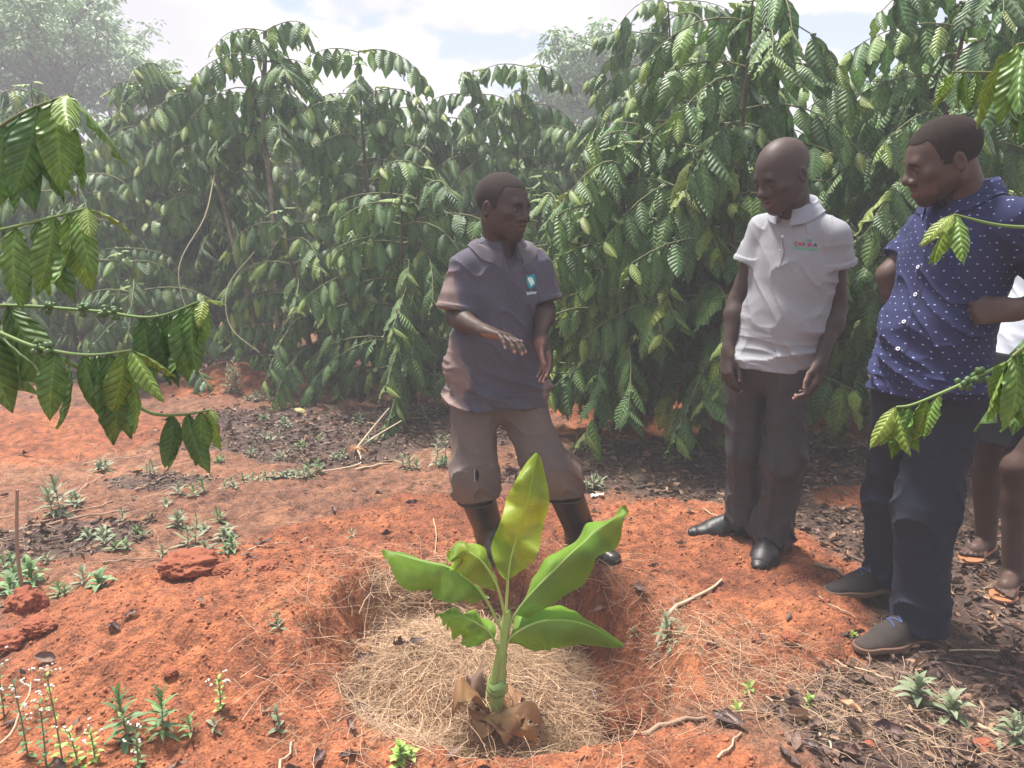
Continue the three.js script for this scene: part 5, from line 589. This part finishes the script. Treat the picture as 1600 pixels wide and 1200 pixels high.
// ---------------------------------------------------------------- young banana plant in the pit
{
  const B = V(-0.055, heightAt(-0.055, -2.2) - 0.03, -2.2), root = thing('banana_plant', 'young banana plant with broad bright green leaves growing in the straw', 'banana plant', null, B), W = a => V(...a).sub(B), r = RNG(91);
  const bananaMap = dataTex(1024, 128, (u, v) => { const t = Math.abs(v * 2 - 1), l = 0.5 + 0.5 * Math.sin(u * 520 - t * 18 + 2 * noise(u * 30, t * 3)), n = tileNoise(u, v, 4, 6, 4), k = 0.86 + 0.1 * l + n * 0.12, m = sstep(0.06, 0.015, t), e = sstep(0.965, 0.995, t); return [mix(k * 0.97, 1, Math.max(m, e * 0.8)), mix(k, 1, m), mix(k * 0.9, 0.9, m)]; }, true);
  const bananaBump = dataTex(1024, 32, u => { const k = 0.5 + 0.4 * Math.sin(u * 520); return [k, k, k]; }, false);
  const leafM = (a, b, c, tr) => phys(a, b, c, 0.38, { map: bananaMap, bumpMap: bananaBump, bumpScale: 0.0009, transmission: tr, thickness: 0, specularIntensity: 0.6 });
  const mats = [leafM(0.24, 0.44, 0.04, 0.5), leafM(0.5, 0.68, 0.035, 0.62), leafM(0.38, 0.58, 0.04, 0.58)], stemM = phys(0.3, 0.42, 0.12, 0.45), ribM = phys(0.38, 0.5, 0.14, 0.5);
  const blade = (pts, o) => {
    const P = curve(pts.map(W), 60), N0 = V(...o.n), hole = o.bite, g = sheet(72, 20, (u, v) => {
      const s = mix(o.s0 || 0.12, 1, u), i = Math.min(59, s * 60 | 0), p = P[i].clone().lerp(P[i + 1], s * 60 - i), T = P[i + 1].clone().sub(P[i]).normalize(), S = T.clone().cross(N0).normalize(), N = S.clone().cross(T), t = v * 2 - 1, at = Math.abs(t), sd = Math.sign(t) || 1;
      let w = o.hw * Math.min(1, Math.pow(u / 0.2, 0.62)) * (u > 0.55 ? Math.pow(Math.max(0, 1 - Math.pow((u - 0.55) / 0.455, 1.9)), 0.75) : 1) * (1 + 0.06 * noise(u * 6 + o.seed, sd)); if (hole) w *= 1 - hole * sstep(0.72, 0.8, u) * (noise(u * 40, sd * 3 + o.seed) > -0.1 ? 0.6 : 0.1);
      const dr = (sd > 0 ? o.dR : o.dL) + 0.25 * noise(u * 4 + o.seed, sd * 2), a = dr * (0.75 + 0.5 * at), curl = (o.curl || 0) * at * at * sstep(0.3, 0.9, u), q = w * at, wave = (o.wave ?? 0.016) * at * Math.sin(u * 17 + o.seed * 2 + sd) * (1 + noise(u * 9, o.seed)) + 0.0015 * at * Math.sin(u * 60 + o.seed);
      return p.addScaledVector(S, sd * q * Math.cos(a + curl)).addScaledVector(N, -q * Math.sin(a + curl) + wave);
    });
    const m = mesh('leaf', g, mats[o.m], root); mesh('midrib', tube(P.map((p, i) => p.clone().addScaledVector(V(...o.n), -0.003)), t => mix(0.0055, 0.0015, Math.pow(t, 0.7)), 0, 8), o.m === 0 ? stemM : ribM, m); return m;
  };
  const back = [0.1, 0.35, 0.93], up = [0, 1, 0.12];
  blade([[-0.019, 0.254, -2.200], [-0.005, 0.423, -2.210], [0.043, 0.591, -2.230], [0.078, 0.761, -2.260]], { n: back, hw: 0.07, dL: 0.2, dR: -0.15, s0: 0.22, m: 1, seed: 1, wave: 0.012, curl: 0.5 });
  blade([[-0.024, 0.187, -2.200], [0.029, 0.288, -2.190], [0.172, 0.446, -2.200], [0.278, 0.541, -2.210], [0.359, 0.589, -2.230]], { n: [-0.3, 0.85, 0.42], hw: 0.082, dL: 0.45, dR: 0.7, s0: 0.16, m: 0, seed: 2 });
  blade([[-0.033, 0.197, -2.200], [-0.096, 0.336, -2.180], [-0.191, 0.422, -2.170], [-0.297, 0.450, -2.180], [-0.402, 0.470, -2.200]], { n: [0.1, 0.95, 0.25], hw: 0.098, dL: 0.8, dR: 0.6, s0: 0.2, m: 0, seed: 3 });
  blade([[-0.021, 0.254, -2.190], [-0.048, 0.379, -2.150], [-0.096, 0.474, -2.120], [-0.148, 0.508, -2.100], [-0.182, 0.484, -2.080]], { n: [0.35, 0.6, 0.72], hw: 0.085, dL: 0.7, dR: 0.5, s0: 0.2, m: 2, seed: 4, curl: 1.1, wave: 0.022 });
  blade([[-0.029, 0.120, -2.200], [0.000, 0.187, -2.180], [0.096, 0.245, -2.170], [0.225, 0.240, -2.160], [0.349, 0.163, -2.160]], { n: [0, 0.9, 0.4], hw: 0.09, dL: 0.35, dR: 0.8, s0: 0.12, m: 0, seed: 5 });
  blade([[-0.043, 0.130, -2.200], [-0.077, 0.206, -2.180], [-0.144, 0.254, -2.170], [-0.239, 0.269, -2.170]], { n: [0, 0.9, 0.35], hw: 0.075, dL: 0.7, dR: 0.35, s0: 0.18, m: 0, seed: 6, bite: 0.7 });
  mesh('stem', tube(curve([W([-0.06, -0.2, -2.2]), W([-0.045, 0.0, -2.2]), W([-0.029, 0.13, -2.2]), W([-0.015, 0.26, -2.2])], 20), t => 0.025 - 0.014 * t + 0.003 * Math.sin(t * 9), 0, 14), stemM, root);
  for (let i = 0; i < 3; i++) mesh('sheath', sheet(16, 8, (u, v) => { const a = -2.0 + i * 2.1 + (v - 0.5) * 3.3, y = u * 0.2 - 0.12 + i * 0.06, rr = 0.029 - 0.014 * u - 0.003 * i + 0.004 * (i % 2); return W([-0.06 + u * 0.03 + Math.cos(a) * rr, y - 0.03, -2.2 + Math.sin(a) * rr]); }), phys(0.28, 0.36, 0.1, 0.5), root);
  mesh('sheath', sheet(14, 10, (u, v) => { const a = 0.3 + v * 4.2, rr = 0.024 + 0.014 * Math.sin(u * 3.1) + 0.006 * noise(u * 4, v * 5); return W([-0.045 + Math.cos(a) * rr, -0.03 + u * 0.05 + 0.01 * noise(v * 5, u * 3), -2.2 + Math.sin(a) * rr]); }), phys(0.3, 0.42, 0.14, 0.5, { transmission: 0.3, thickness: 0 }), root);
  const dry = [[0.34, 0.18, 0.08], [0.26, 0.125, 0.055], [0.12, 0.06, 0.035]].map(c => phys(...c, 0.7, { transmission: 0.15, thickness: 0 }));
  [[2.7, 0.17, 0.1, 0], [3.8, 0.14, 0.1, 2], [1.2, 0.2, 0.07, 1], [0.5, 0.19, 0.08, 0], [5.6, 0.13, 0.06, 1], [2.0, 0.17, 0.05, 1], [0.9, 0.22, 0.03, 0]].forEach(([a, len, hgt, m], k) => { const d = V(Math.cos(a), 0, Math.sin(a)), sd = V(-d.z, 0, d.x); mesh('dry_leaf', sheet(14, 6, (u, v) => { const t = v * 2 - 1, w = 0.05 * Math.sin(Math.PI * (0.12 + 0.86 * u)) * (1 + 0.3 * noise(u * 4 + k, t)), y = hgt * Math.sin(u * 2.6) * (1.2 - 0.3 * u) - 0.02 * u; return W([-0.06, -0.1, -2.2]).addScaledVector(d, 0.02 + len * u * (1 - 0.25 * u)).addScaledVector(sd, t * w + 0.03 * noise(u * 3, k)).add(V(0, y + 0.03 * t * t * Math.cos(k) + 0.014 * noise(u * 7 + k, t * 4), 0)); }), dry[m], root); });
}
// ---------------------------------------------------------------- weeds
const weedLeaf = (W, droop, seed, tooth = 0) => sheet(7, 2, (u, v) => { const t = v * 2 - 1, w = W * 0.5 * Math.pow(Math.sin(Math.PI * Math.pow(clamp(u, 0.02, 0.985), 0.7)), 0.9) * (1 + tooth * Math.sin(u * 22)); return V(u * (1 - 0.25 * droop * u), -droop * u * u * 0.55 + 0.35 * droop * u - w * Math.abs(t) * 0.3 * -1, w * t); });
const weedGeos = [weedLeaf(0.22, 0.5, 1), weedLeaf(0.28, 0.9, 2, 0.12), weedLeaf(0.18, 0.3, 3), weedLeaf(0.5, 0.5, 4, 0.08)];
const weedTones = { grey: [[0.21, 0.26, 0.14], [0.17, 0.22, 0.115], [0.26, 0.3, 0.18]], green: [[0.13, 0.24, 0.08], [0.17, 0.29, 0.09], [0.1, 0.19, 0.07]], bright: [[0.3, 0.46, 0.08], [0.24, 0.4, 0.07], [0.36, 0.5, 0.12]] };
const weedMats = Object.fromEntries(Object.entries(weedTones).map(([k, l]) => [k, l.map(c => phys(...c, 0.7, { transmission: 0.3, thickness: 0 }))])), weedStem = std(0.16, 0.17, 0.09, 0.85);
function weed(x, z, o) {
  const r = RNG(o.seed * 131 + 7), root = thing(o.name || 'weed', o.label, 'weed', o.group, onGround(x, z, -0.008)), lean = V((r() - 0.5) * 0.2, 1, (r() - 0.5) * 0.2);
  const stems = o.stems || 1; for (let s = 0; s < stems; s++) {
    const off = s ? V((r() - 0.5) * o.L * 1.4, 0, (r() - 0.5) * o.L * 1.4) : V(0, 0, 0), H = o.h * (s ? 0.5 + r() * 0.5 : 1), top = off.clone().addScaledVector(lean, H); if (o.h > 0.03) mesh('stem', tube([off, off.clone().lerp(top, 0.5).add(V(0.004, 0, 0.003)), top], 0.0028, 0.0015, 5), weedStem, root);
    const n = Math.round(o.n * (s ? 0.7 : 1)); for (let i = 0; i < n; i++) { const t = i / (n - 1), a = i * 2.4 + r() * 0.4, el = mix(o.el0 ?? -0.15, o.el1 ?? 1.1, t) + (r() - 0.5) * 0.25, d = V(Math.cos(a) * Math.cos(el), Math.sin(el), Math.sin(a) * Math.cos(el)), p = off.clone().lerp(top, mix(o.from ?? 0.1, 1, t)), L = o.L * mix(1, 0.6, t) * (0.75 + r() * 0.45), m = frame(p, d, UPV.clone().addScaledVector(d, -0.2), V(L, L, L)); place(mesh('leaf', weedGeos[o.g ?? (i % 3)], weedMats[o.tone || 'grey'][r() * 3 | 0], root), m); }
    if (o.flowers) for (let i = 0; i < o.flowers; i++) { const a = r() * 6.28, b = top.clone().lerp(off, r() * 0.35), q = b.clone().add(V(Math.cos(a) * 0.03, 0.012 + r() * 0.03, Math.sin(a) * 0.03)); mesh('stalk', tube([b, q], 0.0008, 0.0008, 3, false), weedStem, root); for (let k = 0; k < 3; k++) place(mesh('flower', flowerGeo, flowerMat, root), MM.makeScale(0.003, 0.0026, 0.003).setPosition(q.clone().add(V((r() - 0.5) * 0.012, r() * 0.006, (r() - 0.5) * 0.012)))); }
  }
}
const flowerGeo = new THREE.IcosahedronGeometry(1, 1), flowerMat = std(0.7, 0.68, 0.6, 0.8);
const WEEDS = [[-2.33, -3.71], [-2.46, -4.36], [-2.15, -4.35], [-1.83, -4.54], [-1.57, -4.07], [-1.5, -4.19], [-1.83, -3.96], [-1.7, -3.98], [-1.82, -3.59], [-1.64, -3.52], [-1.49, -3.46], [-1.47, -3.58], [-1.95, -3.59], [-2, -3.37], [-1.9, -3.31], [-1.76, -3.24], [-1.57, -3.18], [-1.5, -3.29], [-1.4, -3.24], [-1.12, -2.85], [-1.63, -2.78], [-2.02, -2.82], [-1.97, -2.89], [-1.82, -2.82], [-1.67, -4.68], [-1.33, -4.28], [-1.21, -4.23], [-1.16, -4.32], [-1.44, -4.24], [-0.62, -4.39], [-0.46, -4.39], [-0.4, -4.45], [-0.66, -5.54], [-0.58, -5.68], [-1.65, -5.38], [-1.9, -5.57], [-1.31, -5], [-2.14, -6.19], [-0.95, -4.91], [-2.4, -6.4], [-0.73, -3.26], [-0.78, -2.31], [-1.1, -1.92], [-1.01, -1.94], [-0.93, -1.95], [-0.87, -1.96], [-0.68, -1.96], [0.55, -2.46], [0.46, -2.61], [1.24, -2.09], [1.32, -2.02], [1.43, -1.92], [1.2, -2.43], [0.91, -2.08], [0.75, -2.16], [0.68, -2.05], [-0.31, -1.81], [0.45, -4.03], [0.46, -4.82], [1.01, -5.57], [-1.43, -5.92], [-1.15, -5.51], [-0.92, -5.58], [-1.4, -4.85], [-1.08, -4.54], [-1.44, -4.56], [-1.64, -5], [-2.16, -3.06], [-2.04, -3.11], [-2.3, -3.81], [-1.82, -3.79], [-1.78, -3.39], [-1.55, -3.51], [-1.36, -3.37], [-1.78, -2.92]];
const special = {
  0: { h: 0.16, n: 26, L: 0.13, g: 2, el0: -0.3, el1: 1.2, label: 'tall grassy weed drooping beside the long dry stalks at left', tone: 'grey', stems: 2 },
  21: { h: 0.06, n: 12, L: 0.13, g: 1, label: 'broad leafy weed clump behind the round clod at the left edge', tone: 'green', stems: 3 }, 22: { h: 0.08, n: 13, L: 0.12, g: 1, label: 'leafy weed at the foot of the upright stick', tone: 'green', stems: 2 },
  20: { h: 0.03, n: 12, L: 0.12, g: 1, label: 'flat leafy weed on the edge of the soil heap', tone: 'green' },
  30: { h: 0.2, n: 22, L: 0.07, label: 'tall grey weed beside the gesturing man\'s leg', stems: 3 }, 33: { h: 0.42, n: 44, L: 0.07, g: 2, el0: 0.1, el1: 0.9, label: 'tall feathery weed spike beside the gesturing man\'s hip', tone: 'grey' }, 32: { h: 0.1, n: 18, L: 0.11, g: 2, label: 'spiky pale rosette left of the feathery weed spike', tone: 'grey' },
  39: { h: 0.3, n: 30, L: 0.1, label: 'bushy grey weed in front of the far red earth heap', stems: 4 }, 40: { h: 0.03, n: 9, L: 0.05, label: 'small lone rosette on the bare soil left of the boots' }, 41: { h: 0.04, n: 9, L: 0.045, stems: 3, label: 'three small rosettes on the slope of the soil heap' },
  42: { h: 0.15, n: 30, L: 0.085, g: 0, el0: -0.5, el1: 1.3, label: 'taller of the two upright leafy weeds at the bottom' , tone: 'green' }, 43: { h: 0.13, n: 28, L: 0.075, g: 0, el0: -0.4, el1: 1.3, label: 'shorter of the two upright leafy weeds at the bottom', tone: 'green' }, 44: { h: 0.05, n: 12, L: 0.06, label: 'small weed right of the two upright leafy weeds', tone: 'green' }, 45: { h: 0.03, n: 9, L: 0.05, label: 'tiny weed at the end of a low row on the soil heap' }, 46: { h: 0.08, n: 9, L: 0.045, g: 3, label: 'thin upright weed at the straw\'s lower left edge', tone: 'grey' },
  47: { h: 0.1, n: 20, L: 0.07, stems: 3, label: 'grey leafy weed on the rim right of the pit' }, 48: { h: 0.03, n: 9, L: 0.045, label: 'small rosette left of the weed on the pit rim' }, 49: { h: 0.07, n: 20, L: 0.11, g: 1, stems: 2, label: 'lobed grey weed in front of the blue shirt man\'s near shoe' }, 50: { h: 0.06, n: 12, L: 0.06, g: 2, label: 'thin weed right of the lobed grey weed', tone: 'green' }, 51: { h: 0.08, n: 14, L: 0.085, g: 1, stems: 2, label: 'leafy weed in the lower right corner', tone: 'grey' },
  52: { h: 0.03, n: 10, L: 0.035, g: 3, tone: 'bright', label: 'bright green seedling between the two suede shoes' }, 53: { h: 0.03, n: 9, L: 0.035, g: 3, tone: 'bright', label: 'bright green seedling in the straw litter, nearest the lobed weed' }, 54: { h: 0.02, n: 8, L: 0.04, g: 3, tone: 'bright', label: 'bright green seedling in the straw litter below the pit rim weed' }, 55: { h: 0.02, n: 8, L: 0.04, g: 3, tone: 'bright', label: 'bright green seedling beside the dark curled leaf near the pit' }, 56: { h: 0.07, n: 14, L: 0.045, g: 3, stems: 4, tone: 'bright', label: 'bright bushy weed at the bottom edge below the straw' },
};
WEEDS.forEach(([x, z], i) => { const s = special[i], size = ['tiny', 'small', 'middling', 'taller', 'tallest'][i * 7 % 5], hue = i % 4 === 3 ? 'green' : 'grey', spot = x < -1.9 ? 'near the upright stick' : z < -4.2 ? 'below the hanging leaf sprays' : x < -1.65 ? 'beside the long dry stalks' : 'just behind the largest clod', patch = z < -4.45 ? [`${size} ${hue} weed sprouting from dark litter ${x < -1.35 ? 'before the red earth heap' : x < -0.9 ? 'by the uprooted plant' : x < 0 ? 'behind the gesturing man' : 'under the coffee trees'}`, 'weeds in the leaf litter'] : [`${size} ${hue} weed in the weedy patch ${spot}`, 'weeds in the trampled patch']; weed(x, z, s ? { ...s, seed: i + 1 } : { h: 0.025 + (i * 7 % 5) * 0.012, n: 11 + i % 5, L: 0.055 + (i * 3 % 4) * 0.012, tone: i % 4 === 3 ? 'green' : 'grey', g: i % 3, stems: z < -4 ? 3 : 1 + i % 2, el0: 0.0, el1: 1.2, seed: i + 1, label: patch[0], group: patch[1] }); });
[[-1.28, -1.83], [-1.24, -1.84], [-1.34, -1.85], [-1.19, -1.83], [-1.03, -1.83], [-0.87, -2.02], [-1.54, -2.05], [-1.15, -1.84]].forEach(([x, z], i) => weed(x, z, { name: 'flowering_weed', h: [0.2, 0.26, 0.22, 0.12, 0.1, 0.11, 0.2, 0.1][i], n: 16, L: 0.032, g: 3, tone: i % 2 ? 'bright' : 'green', el0: -0.1, el1: 0.7, from: 0.05, flowers: [9, 10, 8, 5, 6, 5, 8, 4][i], seed: 300 + i, label: i === 4 ? 'short white flowered weed below the upright leafy weeds' : i === 5 ? 'slender white flowered weed standing on the soil heap' : 'tall weed with tiny white flowers in the lower left corner', group: 'white flowered weeds' }));
// ---------------------------------------------------------------- sticks, stalks, clods, fallen leaves
const stickMats = [std(0.3, 0.2, 0.14, 0.9), std(0.46, 0.34, 0.23, 0.85), std(0.17, 0.1, 0.075, 0.9)];
const STICKS = [[-2.45, -3.41, -2.14, -3.89], [-2.43, -3.93, -2.39, -4.32], [-2.31, -3.19, -2.02, -3.31], [-2.09, -4.01, -1.99, -4.37], [-1.05, -2.83, -0.96, -3.31], [-1.79, -3.09, -1.55, -3.14], [-2.66, -4.52, -2.36, -4.66], [-2.58, -3.61, -2.36, -3.73], [-2.4, -3.47, -2, -3.74], [-1.43, -1.86, -1.45, -2.08], [-0.63, -1.8, -0.62, -1.92], [-0.54, -2.43, -0.53, -2.72], [-0.56, -2.58, -0.43, -2.82], [0.34, -1.92, 0.58, -2.04], [0.88, -2.14, 1.05, -2], [1.09, -2.32, 1.24, -2.2], [1.4, -2.36, 1.77, -2.39], [1.46, -2.3, 1.65, -2.24], [1.33, -2, 1.41, -1.95], [0.89, -1.94, 0.84, -1.75], [1.27, -1.87, 1.41, -1.84], [0.96, -3.58, 1.02, -3.45], [1.17, -2.62, 1.25, -2.54], [1.27, -2.98, 1.38, -2.87], [0.54, -1.75, 0.66, -1.93], [0.79, -2.13, 0.94, -2.01], [-0.48, -2.78, -0.41, -2.81], [-0.37, -3.44, -0.32, -3.05], [-0.92, -4.33, -0.75, -4.48], [-1.94, -5.9, -1.73, -5.69], [0.8, -4.55, 0.98, -4.86], [-2.18, -6.49, -2.3, -8.16], [-0.27, -2.95, 0, -3.01], [0.53, -2.5, 0.84, -2.8]];
const stickNames = { 0: 'long dry stalk lying along the weedy patch at left', 3: 'crooked brown root lying beside the hanging leaf tip', 4: 'straight dry stick on the soil heap below the hanging leaves', 9: 'pale stick poking up in the lower left corner', 11: 'grey stalk leaning down the pit\'s left wall', 12: 'grey stalk crossing the leaning one on the pit wall', 13: 'curved brown root on the pit\'s near right rim', 16: 'long pale stalk running to the right edge beside the suede shoe', 27: 'pale twig on the soil left of the boots', 33: 'thin pale stem stretching over the fresh soil from the pit rim' };
STICKS.forEach(([x0, z0, x1, z1], i) => { const n = 8, pts = []; for (let k = 0; k <= n; k++) { const t = k / n, x = mix(x0, x1, t) + 0.012 * noise(t * 4, i * 3.1), z = mix(z0, z1, t) + 0.012 * noise(t * 4, i * 3.1 + 50); pts.push(onGround(x, z, 0.006 + (i === 11 || i === 12 || i === 9 ? 0.02 + 0.05 * t : 0.004 * Math.sin(t * 3)))); } const r0 = [0.0045, 0.0035, 0.003, 0.009, 0.004][i % 5] * (i === 31 ? 0.8 : 1); tag(mesh(i === 3 || i === 13 ? 'root' : 'stick', tube(pts, r0, r0 * 0.55, 6), stickMats[i === 3 || i === 13 ? 0 : i % 3 === 2 ? 0 : 1]), stickNames[i] || (x0 > 0.3 ? `dry stalk ${z0 < -2.5 ? 'behind the suede shoes' : z0 < -2.1 ? 'in the litter before the suede shoes' : 'in the litter at the bottom right corner'}` : `dry stalk ${z0 < -4 ? 'on the ground behind the weedy patch' : x0 < -1.5 ? 'in the weedy patch at left' : 'on the dug soil around the pit'}`), 'stick', stickNames[i] ? null : x0 > 0.3 ? 'stalks in the litter' : 'stalks on the soil'); });
tag(mesh('stick', tube(curve([onGround(-1.95, -2.8, -0.05), onGround(-1.95, -2.8, 0.2), onGround(-1.93, -2.82, 0.44)], 10), 0.0075, 0.006, 7), stickMats[0]), 'thin brown stick standing upright at the left', 'stick');
{ const root = thing('uprooted_plant', 'uprooted pale plant with forked stems and fibrous roots on the litter', 'plant', null, onGround(-1.0, -4.72)), pale = std(0.62, 0.5, 0.34, 0.8), rt = std(0.36, 0.18, 0.08, 0.95), r = RNG(8), q = (...a) => a.map(([x, y, z]) => V(x, y, z));
  mesh('stem', tube(curve(q([0, 0.03, 0], [0.09, 0.14, -0.08], [0.2, 0.27, -0.1]), 10), 0.007, 0.005, 7), pale, root); mesh('stem', tube(curve(q([0.01, 0.03, 0], [0.12, 0.09, -0.1], [0.27, 0.17, -0.16]), 10), 0.006, 0.004, 7), pale, root); mesh('root', tube(curve(q([0, 0.02, 0], [0.05, 0.015, 0.14], [0.07, 0.01, 0.26], [-0.02, 0.012, 0.36], [-0.14, 0.012, 0.42]), 18), 0.007, 0.003, 6), pale, root);
  for (let i = 0; i < 34; i++) { const a = r() * 6.28, l = 0.05 + r() * 0.08; mesh('rootlet', tube([V(0, 0.03, 0), V(Math.cos(a) * l * 0.5, 0.04, Math.sin(a) * l * 0.5 + 0.02), V(Math.cos(a) * l, 0.005, Math.sin(a) * l + 0.02)], 0.0022, 0.001, 4, false), rt, root); } }
const clodMat = new THREE.MeshStandardMaterial({ color: lin(0.245, 0.073, 0.036), roughness: 0.98, bumpMap: null });
[[-1.22, -2.69, 0.085], [-0.92, -2.67, 0.04], [-1.89, -2.72, 0.07], [-1.09, -2.65, 0.035], [-1.66, -7.47, 0.09], [-1.43, -7.08, 0.07], [-1.75, -6.56, 0.06], [1.34, -1.9, 0.03], [0.95, -2.37, 0.03], [-1.69, -2.47, 0.05], [-1.76, -2.41, 0.06], [-1.06, -2.13, 0.02], [-0.29, -2.91, 0.03], [1.01, -1.89, 0.015], [0.84, -2.38, 0.02]].forEach(([x, z, s], i) => { const g = lumpGeo(i * 3.7 + 2, 0.32, 22); g.scale(s * (i === 0 ? 1.35 : 1.1), s * (i === 2 ? 1.15 : 0.8), s); g.rotateY(i); const m = mesh('soil_clod', g, clodMat); m.position.copy(onGround(x, z, s * 0.25)); tag(m, { 0: 'largest clod of red soil on the heap', 1: 'smaller red clod right of the largest one', 2: 'rounded red clod at the left edge behind the heap', 7: 'bright red clod in the leaf litter, lower right corner' }[i] || (z < -5 ? 'red clod lying before the far coffee bush' : 'small lump of red soil lying loose on the ground'), 'clod', 'loose clods of red soil'); });
const fallen = [phys(0.1, 0.055, 0.05, 0.55), phys(0.075, 0.045, 0.042, 0.5), phys(0.15, 0.085, 0.065, 0.6), phys(0.5, 0.3, 0.17, 0.7), phys(0.5, 0.45, 0.14, 0.7)], fallenGeos = [1, 2, 3, 4, 5].map(s => dryLeafGeo(s * 2.7, [1.5, 2.3, -1.6, 2.8, 1.0][s - 1], 1, [0.6, 0.75, 0.6, 0.8, 0.5][s - 1], 22, 10));
[[-1.3, -2.38], [-1.34, -2.34], [-0.51, -2.41], [-0.4, -2.45], [-0.34, -2.45], [-0.53, -2.22], [-0.5, -2.22], [-0.47, -2.21], [-0.47, -1.96], [-0.13, -2.57], [0.2, -2.58], [0.2, -2.49], [0.29, -2.39], [0.08, -2.18], [-0.16, -1.86], [-0.53, -1.83], [-0.45, -1.84], [0.49, -2.7], [0.68, -2.34], [0.64, -1.99], [0.36, -2.33], [1.09, -1.95], [0.81, -1.81], [0.9, -1.79], [1.23, -1.97], [-1.78, -4.25], [1.03, -2.06], [-0.92, -3.7], [-0.51, -3.67], [0.52, -2.45], [0.8, -2.02], [1, -2.13], [0.21, -2.88], [-1.79, -3.58], [0.73, -1.8], [1.24, -2.17]].forEach(([x, z], i) => { const r = RNG(900 + i), a = r() * 6.28, s = (i === 21 || i === 19 ? 0.12 : 0.055 + r() * 0.045), m = mesh('dry_leaf', fallenGeos[i % 5], fallen[i === 25 || i === 26 ? 3 : i % 3]), st = strawAt(x, z); place(m, frame(onGround(x, z, 0.012 + st * 0.045), V(Math.cos(a), (r() - 0.5) * 0.5, Math.sin(a)), V((r() - 0.5) * 0.9, 1, (r() - 0.5) * 0.9), s)); const k = { 0: ['dark shiny curled leaf on the bare soil heap', null], 21: ['large crumpled dark leaf in the lower right litter', null], 19: ['dark curled leaf heap on the pit\'s near right rim', null], 25: ['flat tan leaf lying beside the weedy patch', null], 26: ['straw coloured split leaf in the right litter', null] }[i] || (st > 0.3 ? ['dark curled coffee leaf lying on the straw', 'dry leaves on the straw'] : x > 0.3 ? ['curled brown leaf on the ground right of the pit', 'dry leaves right of the pit'] : ['curled brown leaf on the soil left of the pit', 'dry leaves left of the pit']); tag(m, k[0], 'leaf', k[1]); });
{ const m = mesh('yellow_leaf', leafLo[1], phys(0.55, 0.5, 0.12, 0.6, { transmission: 0.3, thickness: 0, map: leafMap })); place(m, frame(onGround(-1.71, -5.8, 0.02), V(0.9, 0.1, 0.3), V(0, 1, 0.5), 0.13)); tag(m, 'pale yellow fallen leaf on the dark litter', 'leaf'); const w = mesh('paper_scrap', sheet(6, 4, (u, v) => V((u - 0.5) * 0.07, 0.012 * noise(u * 5, v * 4), (v - 0.5) * 0.03)), std(0.75, 0.74, 0.72, 0.8, { side: THREE.DoubleSide })); w.position.copy(onGround(0.46, -3.9, 0.012)); tag(w, 'scrap of white litter on the dark leaves behind the boot', 'scrap'); }
{ const m = std(0.36, 0.31, 0.2, 0.85); [[[-2.75, 1.9, -7.3], [-2.72, 1.5, -6.9], [-2.85, 1.1, -6.6], [-2.8, 0.8, -6.5], [-2.6, 0.5, -6.4]], [[-2.3, 1.2, -6.9], [-2.42, 0.9, -6.5], [-2.36, 0.6, -6.35], [-2.1, 0.4, -6.25]]].forEach((p, i) => tag(mesh('dry_vine', tube(curve(p.map(a => V(...a)), 20), 0.006, 0.004, 5), m), ['pale dry vine hanging from the leaning bare trunk', 'pale dry vine hanging down beside the straight bare trunk', 'bare vine slanting across the bushes at left', 'thin bare vine crossing above the low coffee bush'][i], 'vine')); }
renderer.render(scene, camera);
